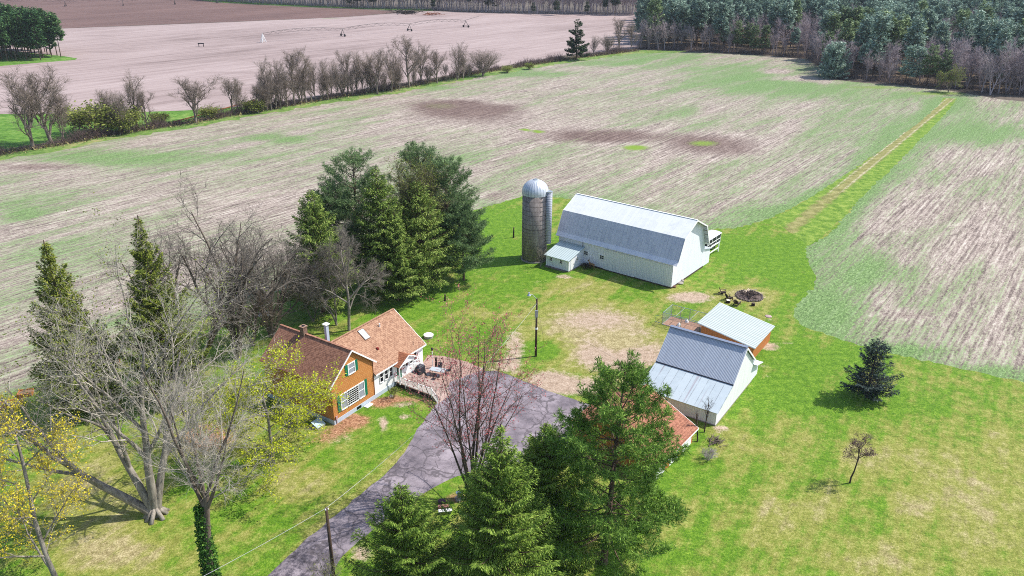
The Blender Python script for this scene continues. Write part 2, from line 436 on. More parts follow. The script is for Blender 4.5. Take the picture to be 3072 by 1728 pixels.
def edge_growth(o, outline, reach, amount, name='green'):
    """weeds grow thicker in the field along the edge of the grass"""
    at = o.data.attributes[name]; n = len(at.data); v = np.empty(n, np.float32); at.data.foreach_get('value', v)
    c = np.empty(n * 3, np.float32); o.data.vertices.foreach_get('co', c); c = c.reshape(-1, 3)[:, :2]; d = np.full(n, 1e9)
    A = np.array(outline); B = np.roll(A, -1, axis=0)
    for a, b in zip(A, B):
        ab = b - a; t = np.clip(((c - a) @ ab) / (ab @ ab + 1e-9), 0, 1); d = np.minimum(d, ((c - a - t[:, None] * ab) ** 2).sum(1))
    at.data.foreach_set('value', (v + amount * np.exp(-np.sqrt(d) / reach)).astype(np.float32))
edge_growth(crop_field, lawn_poly[::3], 3.2, .62)
edge_growth(crop_field, xy([(2420, 602), (2560, 508), (2680, 424), (2760, 366), (2830, 294), (2872, 296), (2800, 380), (2725, 456), (2640, 540), (2490, 690)]), 2.5, .7)
sheet('lawn', lawn_poly, .9, 0.008, M_lawn, {
    'dry': [(1480, 690, 150, 70, -.6), (1560, 830, 160, 50, -.45), (1250, 900, 110, 60, -.45), (2330, 800, 140, 110, -.55), (2200, 740, 100, 40, -.5), (2420, 1080, 140, 60, -.45), (2300, 1180, 110, 70, -.4), (1640, 1050, 60, 30, -.8), (1190, 1240, 80, 30, -.4), (1160, 1340, 60, 50, -.3), (2560, 1200, 200, 60, -.3),
            (2900, 1350, 330, 130, .22), (2700, 1600, 500, 120, .18), (1780, 975, 190, 75, .95), (1860, 1073, 170, 66, .9), (1540, 700, 90, 30, .3), (1700, 860, 120, 30, .5), (2724, 1522, 70, 40, .42), (2960, 1490, 160, 100, .22), (2650, 1690, 120, 70, .36), (2800, 1390, 220, 120, .12), (3000, 1650, 200, 120, .2), (2580, 1350, 80, 50, .3), (280, 1470, 190, 120, .6), (330, 1660, 190, 70, .75), (620, 1300, 130, 70, .5), (900, 1450, 120, 60, .45),
            (2250, 885, 95, 38, .9), (2300, 800, 60, 14, .4), (2270, 835, 40, 10, .5), (1200, 1370, 60, 50, .5), (980, 1600, 80, 90, .4), (1500, 830, 80, 25, .3), (1440, 940, 30, 12, .5), (1230, 905, 30, 12, .3), (2200, 1330, 80, 40, .3), (2320, 1540, 90, 70, .3), (2480, 1500, 80, 60, .35), (1950, 1150, 120, 40, .4)],
    'dirt': [(1690, 830, 36, 8, .8), (1620, 845, 40, 12, .4), (2070, 892, 85, 22, .95), (2260, 888, 52, 20, .7), (2310, 1040, 34, 16, .9), (2365, 1028, 26, 8, .6), (2290, 1100, 24, 8, .7), (2310, 1130, 26, 12, .5), (2160, 1287, 34, 14, .9), (1545, 1040, 40, 75, .75), (1500, 1100, 60, 30, .6), (1790, 960, 170, 46, .74), (1850, 1085, 150, 44, .8), (1720, 1160, 160, 32, .95), (1640, 1130, 70, 28, .7), (1950, 1050, 80, 36, .55), (1770, 1040, 60, 40, .55), (1940, 1000, 60, 18, .4),
             (1010, 1310, 70, 40, .55), (1148, 1268, 18, 34, .9), (1212, 1250, 24, 14, .8), (1180, 1215, 60, 14, .5), (1240, 1205, 60, 14, .5), (1130, 1560, 40, 20, .5), (1085, 1660, 40, 40, .8), (1275, 850, 32, 10, .7), (1280, 800, 30, 10, .5), (2305, 960, 14, 6, .8), (1740, 790, 60, 10, .3), (1870, 840, 140, 10, .35), (1180, 950, 30, 10, .2)],
    'mulch': [(1060, 1262, 70, 30, .8), (1140, 1208, 55, 22, .8), (1000, 1300, 60, 28, .6), (1200, 1195, 40, 16, .6), (1265, 1205, 40, 14, .6), (640, 1300, 110, 60, .5), (600, 1330, 90, 60, .35), (1370, 1495, 50, 24, .7), (940, 1330, 60, 26, .4), (1275, 848, 40, 12, .3), (1300, 1120, 90, 30, .3)]})

track_L = [(2310, 660), (2420, 602), (2560, 508), (2680, 424), (2760, 366), (2815, 318), (2830, 294)]
track_R = [(2872, 296), (2850, 326), (2800, 380), (2725, 456), (2640, 540), (2560, 615), (2490, 690), (2425, 735)]
def mat_track():
    m = Mat('track_grass'); co = m.coord()
    a = m.attr('ruts'); fine = m.noise(co, 3.5, 4, .75); blot = m.noise(co, .6, 4, .6)
    t = m.math('ADD', m.math('MULTIPLY', fine, .5), m.math('MULTIPLY', blot, .5))
    grass = m.ramp(t, [(.37, '#3a5a14'), (.5, '#638226'), (.63, '#929e4a')])
    olive = m.ramp(t, [(.36, '#5a5c30'), (.5, '#7c7a45'), (.64, '#a19a69')])
    rut = m.ramp(t, [(.36, '#8c8168'), (.6, '#bfb49e')])
    col = m.mix(m.sstep(m.math('ADD', m.attr('middle'), m.math('MULTIPLY_ADD', m.noise(co, .45, 5, .75), 1.5, -.75)), .3, .7), grass, olive)
    col = m.mix(m.sstep(m.math('ADD', a, m.math('MULTIPLY_ADD', blot, .8, -.4)), .35, .75), col, rut)
    m.bump(t, .6, .1)
    return m.done(col, .95)
tp = sheet('farm_track', ragged(xy(track_L + track_R), 1.6, .18, 8), .5, 0.012, mat_track())
me = tp.data
c0, c1 = np.array(ground_at(2400, 664)[:2]), np.array(ground_at(2852, 296)[:2])
P = np.array([v.co[:2] for v in me.vertices]); dv = (c1 - c0) / np.linalg.norm(c1 - c0)
off = (P - c0) @ np.array([-dv[1], dv[0]])
fade = np.clip(((P - c0) @ dv) / 30, 0.15, 1)
for nm, val in (('ruts', fade * (np.exp(-((np.abs(off - .1) - 1.0) / .30) ** 2)) * .85), ('middle', np.exp(-(off / 1.9) ** 2) * .8)):
    a = me.attributes.new(nm, 'FLOAT', 'POINT'); a.data.foreach_set('value', val.astype(np.float32))

drive_poly = ragged(xy([(1440, 1113), (1486, 1112), (1560, 1138), (1660, 1178), (1777, 1218), (1800, 1290), (1740, 1372), (1620, 1392), (1500, 1402), (1374, 1428), (1310, 1458), (1262, 1486), (1212, 1520), (1163, 1556), (1095, 1610), (1028, 1668), (985, 1735), (930, 1850), (690, 1850), (803, 1728), (905, 1630), (1024, 1532), (1095, 1472), (1155, 1424), (1200, 1372), (1231, 1327), (1262, 1276), (1298, 1226), (1325, 1190), (1350, 1146)]), .8, .07, 4)
sheet('driveway', drive_poly, 1.0, 0.016, M_asph, {'worn': [(880, 1690, 190, 110, 1.0), (1110, 1545, 70, 40, .6), (1220, 1390, 40, 30, .8), (1700, 1200, 50, 16, .5), (1180, 1500, 60, 30, .3)]})
def mat_patio():
    m = Mat('patio_pavers'); co = m.coord()
    bc, bf = m.brick(co, hexc('#9c7c72'), hexc('#b79a8c'), hexc('#6d5a52'), 2.2, .02)
    n = m.noise(co, 1.2, 4, .7)
    return m.done(m.mix(m.math('MULTIPLY', n, .8), bc, '#a98d80'), .9)
sheet('patio', xy([(1240, 1122), (1262, 1096), (1285, 1066), (1330, 1068), (1400, 1085), (1455, 1108), (1440, 1116), (1352, 1146), (1325, 1184), (1300, 1168)]), 1.0, 0.014, mat_patio())
exec_after = []
# ------------------------------------------------------------------ building materials
def mat_siding(name, base, groove, period=.3, depth=.35, horizontal=False):
    m = Mat(name); co = m.coord()
    if horizontal: w = m.wave(co, .314 / period, 0, axis='Z', prof='SAW')
    else: w = m.wave(m.mapping(co, (1, 1, 1), -math.pi / 4), .314 / (period / math.sqrt(2)), 0, axis='X')
    n = m.noise(m.mapping(co, (1, 1, .15)), 2.5, 5, .7)
    col = m.mix(m.math('MULTIPLY', m.sstep(w, .12, .0), depth), m.ramp(n, [(.3, tuple(x * .88 for x in hexc(base)[:3]) + (1,)), (.62, base)]), groove)
    m.bump(w, .25, .02)
    return m.done(col, .6)

def mat_shingle(name, c1, c2, mortar, ax, rows=.19, width=.42):
    m = Mat(name); co = m.coord(); sep = m.new('SeparateXYZ'); m.put(sep.inputs[0], co)
    cmb = m.new('CombineXYZ'); m.put(cmb.inputs[0], sep.outputs[ax]); m.put(cmb.inputs[1], m.math('MULTIPLY', sep.outputs[2], 1.55))
    bc, bf = m.brick(cmb.outputs[0], hexc(c1), hexc(c2), hexc(mortar), 1.0, .028, width, rows)
    n = m.noise(co, 3.0, 5, .75); n2 = m.noise(co, .35, 3, .6)
    col = m.mix(m.sstep(n, .35, .75), bc, c2, 'MIX')
    col = m.mix(m.math('MULTIPLY', m.sstep(n, .55, .4), .5), col, mortar)
    col = m.mix(m.math('MULTIPLY', n2, .25), col, c1)
    m.bump(bf, -.5, .02)
    return m.done(col, .85)

def mat_sheet(name, lo, hi, seam, ax, w, h, seamsize=.012, rough=.45, streak=None):
    """sheet metal roofing laid in panels"""
    m = Mat(name); co = m.coord(); sep = m.new('SeparateXYZ'); m.put(sep.inputs[0], co)
    cmb = m.new('CombineXYZ'); other = 1 - ax
    m.put(cmb.inputs[0], m.math('MULTIPLY', sep.outputs[2], 1.2)); m.put(cmb.inputs[1], sep.outputs[ax])
    bc, bf = m.brick(cmb.outputs[0], hexc(lo), hexc(hi), hexc(seam), 1.0, seamsize, h, w)
    n = m.noise(co, .9, 5, .7); n2 = m.noise(m.mapping(co, (3, 3, .4)), 1.5, 4, .7)
    col = m.mix(m.sstep(n, .4, .68), bc, hi)
    col = m.mix(m.math('MULTIPLY', m.sstep(n2, .58, .72), .35), col, seam)
    if streak: col = m.mix(m.math('MULTIPLY', m.sstep(m.noise(m.mapping(co, (1.6, .05, .05) if ax == 0 else (.05, 1.6, .05)), 1.0, 3, .6), .60, .68), .6), col, streak)
    m.bump(bf, -.35, .03)
    return m.done(col, rough)

def mat_ribbed(name, c, dark, ax, period, rough=.45, stain=None):
    m = Mat(name); co = m.coord()
    w = m.wave(co, .314 / period, 0, axis='XYZ'[ax])
    n = m.noise(m.mapping(co, (2.2, .25, .25) if ax == 0 else (.25, 2.2, .25)), 1.0, 4, .7)
    col = m.mix(m.math('MULTIPLY', m.sstep(w, .35, .05), .8), m.ramp(n, [(.3, tuple(x * .85 for x in hexc(c)[:3]) + (1,)), (.65, c)]), dark)
    if stain: col = m.mix(m.math('MULTIPLY', m.sstep(n, .66, .74), .7), col, stain)
    m.bump(w, .5, .04)
    return m.done(col, rough)

M_white = mat_siding('white_board_siding', '#e2e4ea', '#a6aab6', .3, .6)
M_white2 = mat_siding('white_lap_siding', '#e9e9e6', '#b5b6b8', .16, .4, True)
M_trim = plain('white_trim', '#e6e6e4', .55, vary=.05)
M_glass = plain('dark_glass', '#14181d', .12, vary=.4)
M_found = plain('painted_foundation', '#aeb9c4', .8, vary=.12)
M_conc = plain('grey_concrete', '#8f8a84', .9, vary=.2)
M_dark = plain('black_iron', '#19191b', .5, vary=.2)
M_galv = plain('galvanised_steel', '#a9afb3', .4, .6, vary=.12)
M_wood = plain('weathered_wood', '#5f5348', .9, vary=.35, scale=9)
M_wood_dark = plain('dark_wood', '#2f2722', .9, vary=.35, scale=9)
M_rust = plain('rusty_metal', '#7d4a33', .85, vary=.3)
M_orange_wall = mat_siding('orange_board_wall', '#b4703f', '#8a5228', .4, .5)
M_green = plain('green_paint', '#0f6a4d', .5, vary=.12)
M_curtain = plain('curtained_glass', '#8f949c', .2, vary=.25, scale=14)

def window(name, parent, c, w, h, face, cols=2, rows=2, frame=.07, glass=M_glass, depth=.08, fm=M_trim):
    """a window on a wall: face '-y' or '+x' or '-x' gives the outward direction; returns the frame part with its panes as a sub-part"""
    fr, gl = MB(), MB()
    def put(mb, a0, a1, z0, z1, d0, d1):
        if face == '-y': mb.b2((c[0] + a0, c[1] - d1, c[2] + z0), (c[0] + a1, c[1] - d0, c[2] + z1))
        elif face == '+x': mb.b2((c[0] + d0, c[1] + a0, c[2] + z0), (c[0] + d1, c[1] + a1, c[2] + z1))
        else: mb.b2((c[0] - d1, c[1] + a0, c[2] + z0), (c[0] - d0, c[1] + a1, c[2] + z1))
    f = frame
    put(fr, -w / 2 - f, -w / 2, -h / 2 - f, h / 2 + f, .0, depth); put(fr, w / 2, w / 2 + f, -h / 2 - f, h / 2 + f, .0, depth)
    put(fr, -w / 2, w / 2, h / 2, h / 2 + f, .0, depth); put(fr, -w / 2, w / 2, -h / 2 - f, -h / 2, .0, depth + .03)
    mt = .022 if w < 1.4 else .010
    for i in range(1, cols): put(fr, -w / 2 + w * i / cols - mt, -w / 2 + w * i / cols + mt, -h / 2, h / 2, .02, depth - .015)
    for j in range(1, rows):
        z = -h / 2 + h * j / rows
        for i in range(cols): put(fr, -w / 2 + w * i / cols + (mt if i else 0), -w / 2 + w * (i + 1) / cols - (mt if i < cols - 1 else 0), z - mt, z + mt, .02, depth - .018)
    o = fr.build(name, fm, parent)
    put(gl, -w / 2, w / 2, -h / 2, h / 2, -.02, .022)
    gl.build('pane', glass, o)
    return o

# ------------------------------------------------------------------ barn
BL, BW = 21.71, 11.44
barn = thing('barn', 'large white gambrel roofed barn beside the silo', 'barn', (8.02, 126.93, 0), -.6546)
gab = [(0, .25), (BW, .25), (BW, 4.35), (BW - 1.75, 7.92), (BW / 2, 9.93), (1.75, 7.92), (0, 4.35)]
mb = MB(); mb.prism(gab, 0, BL); mb.build('wall', M_white, barn)
mb = MB(); mb.prism([(-.06, -.1), (BW + .06, -.1), (BW + .06, .25), (-.06, .25)], -.06, BL + .06); mb.build('foundation', plain('dark_footing', '#4a4038', .95, vary=.3), barn)
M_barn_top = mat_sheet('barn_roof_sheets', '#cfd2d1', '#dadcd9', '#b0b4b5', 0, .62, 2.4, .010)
M_barn_shaded = mat_sheet('barn_roof_shaded_sheets', '#b0b4c2', '#bfc2cd', '#7c8090', 0, .62, 2.1, .018)  # steep lower pitches: their bluish shade is put into the sheet colour
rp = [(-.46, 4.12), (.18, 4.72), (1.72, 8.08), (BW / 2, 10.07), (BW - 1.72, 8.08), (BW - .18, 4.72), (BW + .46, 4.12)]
for a, b, nm, mt in ((1, 2, 'roof', M_barn_shaded), (2, 3, 'roof', M_barn_top), (3, 4, 'roof', M_barn_top), (4, 5, 'roof', M_barn_shaded)):
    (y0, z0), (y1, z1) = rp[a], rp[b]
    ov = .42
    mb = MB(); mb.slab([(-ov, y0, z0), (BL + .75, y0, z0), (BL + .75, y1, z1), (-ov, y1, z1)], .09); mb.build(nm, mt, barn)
for a, b in ((0, 1), (5, 6)):
    (y0, z0), (y1, z1) = rp[a], rp[b]
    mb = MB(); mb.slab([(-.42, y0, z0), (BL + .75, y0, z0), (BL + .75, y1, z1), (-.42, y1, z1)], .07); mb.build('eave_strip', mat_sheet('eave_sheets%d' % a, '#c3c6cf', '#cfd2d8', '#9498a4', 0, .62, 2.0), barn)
for x in (-.45, BL + .78):
    mb = MB()
    for (y0, z0), (y1, z1) in zip(rp[1:-2], rp[2:-1]): mb.bar((x, y0, z0 - .10), (x, y1, z1 - .10), .05, .20)
    mb.build('rake_trim', M_trim, barn)
for k in range(5):
    mb = MB()
    t = k / 4; y = BW - 1.72 + t * 1.5; z = 8.0 - t * 3.2
    mb.box((BL + .38, y + .02, z - .14), (.7, .09, .09)); mb.build('rafter_end', M_wood, barn)
mb = MB(); mb.bar((-.4, BW / 2, 10.09), (BL + .75, BW / 2, 10.09), .22, .05); mb.build('ridge_cap', M_trim, barn)
for x0, x1, pr in ((9.25, 14.86, .10), (14.90, 21.6, .06)):
    mb = MB(); mb.b2((x0, -pr, .2), (x1, -.01, 3.75)); d = mb.build('sliding_door', mat_siding('door_boards%d' % x0, '#dcdfe0', '#a3a8b0', .3, .5), barn)
    for xe in (x0 - .02, x1 - .08):
        mb = MB(); mb.b2((xe, -pr - .03, .2), (xe + .1, -pr, 3.75)); mb.build('edge_trim', M_trim, d)
for x in (5.62, 8.75): window('window', barn, (x, 0, 2.15), .72, .62, '-y')
# low lean-to at the far corner of the barn
mb = MB(); mb.prism([(BW + .01, .02), (14.1, .02), (14.1, 2.55), (BW + .01, 3.15)], 15.2, BL - .12); mb.build('lean_to_wall', M_white, barn)
mb = MB(); mb.slab([(15.0, BW + .02, 3.3), (BL + .1, BW + .02, 3.3), (BL + .1, 14.35, 2.66), (15.0, 14.35, 2.66)], .08); mb.build('lean_to_roof', mat_ribbed('lean_to_tin', '#b9c0c6', '#8b9298', 0, .3), barn)

# milk house in front of the barn's left end
milk = thing('milk_house', 'small white milk house with a pale lean-to roof standing between silo and barn', 'shed', (8.02, 126.93, 0), -.6546)
mb = MB(); mb.add([(.72, -4.6, .18), (5.2, -4.6, .18), (5.2, -.02, .18), (.72, -.02, .18), (.72, -4.6, 2.12), (5.2, -4.6, 2.12), (5.2, -.02, 3.12), (.72, -.02, 3.12)],
       [(0, 3, 2, 1), (4, 5, 6, 7), (0, 1, 5, 4), (1, 2, 6, 5), (2, 3, 7, 6), (3, 0, 4, 7)]); mb.build('wall', M_white, milk)
mb = MB(); mb.b2((.66, -4.68, -.1), (5.26, -.05, .18)); mb.b2((.6, -5.0, -.05), (4.6, -4.66, .12)); mb.build('foundation', plain('old_plinth', '#7b7069', .95, vary=.25), milk)
mb = MB(); mb.slab([(.4, -5.0, 2.12), (5.45, -5.0, 2.12), (5.45, -.04, 3.26), (.4, -.04, 3.26)], .08); mb.build('roof', mat_ribbed('milk_house_tin', '#b8c6c6', '#93a3a5', 0, .42), milk)
for q in (((5.13, -4.67, .18), (5.27, -4.53, 2.1)), ((.66, -4.66, .18), (.78, -4.54, 2.05))):
    mb = MB(); mb.b2(*q); mb.build('corner_board', M_trim, milk)
for x in (1.62, 3.72): window('window', milk, (x, -4.6, 1.5), .5, .56, '-y')
window('window', milk, (5.2, -2.1, 1.65), .5, .56, '+x')
mb = MB(); mb.b2((5.2, -3.95, .2), (5.25, -3.1, 2.1)); d = mb.build('door', M_trim, milk)
mb = MB(); mb.b2((5.25, -3.2, 1.0), (5.31, -3.14, 1.12)); mb.build('handle', M_dark, d)
mb = MB(); mb.bar((5.05, -.25, 3.2), (5.05, -.25, 4.3), .09, k=8); mb.build('vent_pipe', M_dark, milk)

# ------------------------------------------------------------------ silo
SX, SY, SR = 3.77, 126.03, 2.134
silo = thing('silo', 'tall grey concrete stave silo with a domed metal cap', 'silo', (SX, SY, 0))
def cyl_coords(m, r):
    co = m.coord(); sep = m.new('SeparateXYZ'); m.put(sep.inputs[0], co)
    ang = m.math('ARCTAN2', sep.outputs[1], sep.outputs[0])
    cmb = m.new('CombineXYZ'); m.put(cmb.inputs[0], m.math('MULTIPLY', ang, r)); m.put(cmb.inputs[1], sep.outputs[2])
    return co, cmb.outputs[0]
m = Mat('silo_staves'); co, cv = cyl_coords(m, SR)
sw = m.new('SeparateXYZ'); m.put(sw.inputs[0], cv); cw = m.new('CombineXYZ'); m.put(cw.inputs[0], sw.outputs[1]); m.put(cw.inputs[1], sw.outputs[0])
bc, bf = m.brick(cw.outputs[0], hexc('#7d7471'), hexc('#938a85'), hexc('#5a5350'), 1.0, .012, .76, .27)
n = m.noise(m.mapping(co, (1, 1, .12)), 1.8, 5, .7); n2 = m.noise(co, .7, 5, .65)
col = m.mix(m.math('MULTIPLY', m.sstep(n, .5, .66), .5), bc, '#b3aaa2'); col = m.mix(m.math('MULTIPLY', m.sstep(n2, .48, .66), .45), col, '#645957')
m.bump(bf, -.4, .03); M_stave = m.done(col, .95)
mb = MB(); mb.cyl((0, 0, 0), SR, 11.95, 48); mb.build('stave_wall', M_stave, silo, True)
mb = MB()
for z in np.concatenate([np.arange(.4, 6, .55), np.arange(6, 11.6, .8)]):
    k = 48
    for i in range(k):
        a0, a1 = 2 * math.pi * i / k, 2 * math.pi * (i + 1) / k
        mb.bar(((SR + .012) * math.cos(a0), (SR + .012) * math.sin(a0), z), ((SR + .012) * math.cos(a1), (SR + .012) * math.sin(a1), z), .03, .03)
mb.build('hoops', plain('hoop_steel', '#54504f', .6, .4), silo)
m = Mat('dome_metal'); co = m.coord(); sep = m.new('SeparateXYZ'); m.put(sep.inputs[0], co)
ang = m.math('ARCTAN2', sep.outputs[1], sep.outputs[0]); w = m.math('SINE', m.math('MULTIPLY', ang, 26))
col = m.mix(m.sstep(w, .93, .99), m.ramp(m.noise(co, 1.2, 4, .6), [(.3, '#aeb6c0'), (.65, '#c9ced6')]), '#6c737c')
m.bump(w, .3, .03); M_dome = m.done(col, .45, .3)
V, F, K, R = [], [], 52, 12
for j in range(R + 1):
    a = j / R * math.pi / 2 * .93
    for i in range(K): V.append(((SR + .10) * math.cos(a) * math.cos(2 * math.pi * i / K), (SR + .10) * math.cos(a) * math.sin(2 * math.pi * i / K), 12.1 + 2.05 * math.sin(a)))
for j in range(R):
    for i in range(K): F.append((j * K + i, j * K + (i + 1) % K, (j + 1) * K + (i + 1) % K, (j + 1) * K + i))
F.append(tuple(R * K + i for i in range(K)))
mb = MB(); mb.add(V, F); mb.cyl((0, 0, 11.7), SR + .11, .4, 52, cap=False); dome = mb.build('dome', M_dome, silo, True)
mb = MB(); mb.cyl((0, 0, 14.0), .36, .22, 18); mb.build('dome_cap', M_galv, dome)
# the unloading chute up the right side
ca = math.radians(-22)
cx_, cy_ = (SR + .34) * math.cos(ca), (SR + .34) * math.sin(ca)
mb = MB(); mb.cyl((cx_, cy_, 3.3), .54, 9.0, 18); ch = mb.build('chute', mat_ribbed('chute_metal', '#a3a7b2', '#70747e', 2, .3, .45), silo, True)
mb = MB(); mb.cyl((cx_, cy_, 12.3), .58, .12, 18); mb.build('chute_cap', M_galv, ch)
mb = MB(); mb.cyl((0, 0, -.1), SR + .14, .32, 40); mb.build('base_ring', M_conc, silo)

# ------------------------------------------------------------------ farmhouse
HW, HD = 6.69, 11.03
house = thing('farmhouse', 'orange shingled farmhouse with a white one storey wing and brown roofs', 'house', (-19.924, 74.742, 0), .996)
m = Mat('orange_shingle_wall'); co = m.coord(); sep = m.new('SeparateXYZ'); m.put(sep.inputs[0], co)
cmb = m.new('CombineXYZ'); m.put(cmb.inputs[0], m.math('ADD', sep.outputs[0], sep.outputs[1])); m.put(cmb.inputs[1], sep.outputs[2])
bc, bf = m.brick(cmb.outputs[0], hexc('#b97a42'), hexc('#c88f54'), hexc('#8f5c30'), 1.0, .022, .3, .155)
n = m.noise(co, 2.4, 4, .7); m.bump(bf, -.4, .02)
M_oshing = m.done(m.mix(m.math('MULTIPLY', n, .3), bc, '#c08040'), .8)
hs = .846
prof = [(0, .55), (HW, .55), (HW, 5.16), (HW / 2, 5.16 + hs * HW / 2), (0, 5.16)]
mb = MB(); mb.prism_y(prof, 0, HD); mb.build('gable_wing_wall', M_oshing, house)
M_roof_y = mat_shingle('brown_shingles_wing', '#8f6350', '#a87b65', '#5f4034', 1)
M_roof_x = mat_shingle('tan_shingles_wing', '#977058', '#ae8b71', '#6f4e3d', 0)
for sx in (-1, 1):
    x0, x1 = HW / 2, HW / 2 + sx * (HW / 2 + .40)
    mb = MB(); mb.slab([(x0, -.24, 8.14), (x1, -.24, 8.14 - hs * (HW / 2 + .40)), (x1, HD + .25, 8.14 - hs * (HW / 2 + .40)), (x0, HD + .25, 8.14)], .12)
    mb.build('roof', M_roof_y, house)
mb = MB(); mb.bar((HW / 2, -.24, 8.15), (HW / 2, HD + .25, 8.15), .26, .07); mb.build('ridge_cap', M_roof_y, house)
mb = MB()
for sx in (-1, 1): mb.bar((HW / 2, -.26, 8.08), (HW / 2 + sx * (HW / 2 + .42), -.26, 8.08 - hs * (HW / 2 + .42)), .06, .17)
mb.build('rake_board', M_trim, house)
WW, WB = 9.13, 4.764
ws = .706
x0, x1 = HW, HW + WW
prof = [(0, .55), (2 * WB, .55), (2 * WB, 3.52), (WB, 3.52 + ws * WB), (0, 3.52)]
mb = MB(); mb.prism(prof, HW + .003, x1); mb.build('white_wing_wall', M_white2, house)
zr = 6.96
for sy in (-1, 1):
    ye = WB + sy * (WB + .35); ze = zr - ws * (WB + .35)
    ym = WB + sy * 3.05; zm = zr - ws * 3.05
    mb = MB(); mb.slab([(4.6, WB, zr), (x1 + .3, WB, zr), (x1 + .3, ye, ze), (HW + .03, ye, ze), (HW + .03, ym, zm)], .11)
    mb.build('roof', M_roof_x, house)
mb = MB(); mb.bar((4.7, WB, zr + .02), (x1 + .3, WB, zr + .02), .26, .06); mb.build('ridge_cap', M_roof_x, house)
mb = MB(); mb.bar((HW + .05, -.38, 3.24), (x1 + .3, -.38, 3.24), .05, .17)
mb.bar((x1 + .32, WB, zr - .09), (x1 + .32, -.36, zr - .09 - ws * (WB + .36)), .05, .17); mb.bar((x1 + .32, WB, zr - .09), (x1 + .32, 2 * WB + .36, zr - .09 - ws * (WB + .36)), .05, .17)
mb.build('fascia', M_trim, house)
mb = MB(); mb.b2((-.05, -.05, -.1), (HW + .05, HD, .55)); mb.b2((HW + .05, -.05, -.1), (x1 + .04, 2 * WB, .55)); mb.build('foundation', M_found, house)
mb = MB(); mb.b2((HW - .05, -.035, .55), (HW + .05, 0.0, 5.1)); mb.build('corner_board', plain('brown_corner', '#7a4a28', .8), house)
mb = MB(); mb.b2((3.55, -.075, .12), (4.3, -.03, .45)); mb.build('basement_window', M_glass, house)
window('gable_window', house, (3.27, 0, 5.83), .96, 1.22, '-y', 1, 2, .1, M_curtain)
for x in (2.48, 4.06):
    mb = MB(); mb.b2((x - .2, -.07, 5.18), (x + .2, -.005, 6.55)); mb.build('shutter', M_green, house)
window('picture_window', house, (3.13, 0, 2.28), 1.72, 1.86, '-y', 5, 7, .1, M_glass, fm=M_trim)
for x in (1.72, 4.54): window('side_window', house, (x, 0, 2.28), .86, 1.86, '-y', 1, 2, .1, M_curtain)
for x in (.90, 5.30):
    mb = MB(); mb.b2((x - .2, -.07, 1.25), (x + .2, -.005, 3.38)); mb.build('shutter', M_green, house)
for x in (8.0, 8.85, 9.70): window('window', house, (x, 0, 2.32), .5, 1.22, '-y', 1, 2, .09, M_glass)
window('window', house, (12.62, 0, 2.2), .5, .85, '-y', 1, 2, .09, M_glass)
window('window', house, (13.48, 0, 2.08), .5, .7, '-y', 1, 2, .09, M_glass)
window('window', house, (14.28, 0, 2.4), .5, 1.2, '-y', 1, 2, .09, M_glass)
mb = MB(); mb.b2((10.7, -.05, .62), (11.6, -.004, 2.6)); d = mb.build('door', M_green, house)
mb = MB(); mb.b2((10.82, -.07, 1.75), (11.48, -.05, 2.45)); mb.build('pane', M_glass, d)
mb = MB()
mb.b2((10.58, -.06, .6), (10.7, -.006, 2.72)); mb.b2((11.6, -.06, .6), (11.72, -.006, 2.72)); mb.b2((10.7, -.06, 2.6), (11.6, -.006, 2.72)); mb.build('door_frame', M_trim, house)
mb = MB()
for k in range(14):
    a0, a1 = 2 * math.pi * k / 14, 2 * math.pi * (k + 1) / 14
    mb.bar((12.06 + .19 * math.cos(a0), -.06, 2.26 + .19 * math.sin(a0)), (12.06 + .19 * math.cos(a1), -.06, 2.26 + .19 * math.sin(a1)), .1, .1)
o = mb.build('wreath', plain('wreath_dark', '#3a3f45', .9, vary=.4, scale=20)); o.parent = None
o.location = house.location; o.rotation_euler = house.rotation_euler; tag(o, 'round dark wreath hanging on the white wall right of the green door', 'wreath')
# gabled porch hood over the door
px, pz, hw, pe = 11.85, 3.95, 1.85, 2.95
mb = MB()
for sx in (-1, 1): mb.slab([(px, -1.15, pz), (px + sx * hw, -1.15, pe), (px + sx * hw, .35, pe), (px, 1.0, pz)], .09)
pr = mb.build('porch_roof', mat_shingle('porch_shingles', '#92593d', '#aa7050', '#5f382a', 1), house)
mb = MB(); mb.add([(px - hw + .25, -1.0, pe - .02), (px + hw - .25, -1.0, pe - .02), (px, -1.0, pz - .18), (px - hw + .25, -.02, pe - .02), (px + hw - .25, -.02, pe - .02), (px, -.02, pz - .18)], [(0, 1, 2), (5, 4, 3), (0, 3, 4, 1), (1, 4, 5, 2), (2, 5, 3, 0)])
for sx in (-1, 1): mb.bar((px, -1.17, pz - .06), (px + sx * hw, -1.17, pe - .06), .05, .15)
mb.build('porch_gable', M_trim, house)
mb = MB(); mb.b2((10.02, -1.12, .6), (10.14, -1.0, pe - .05)); mb.build('porch_post', M_trim, house)
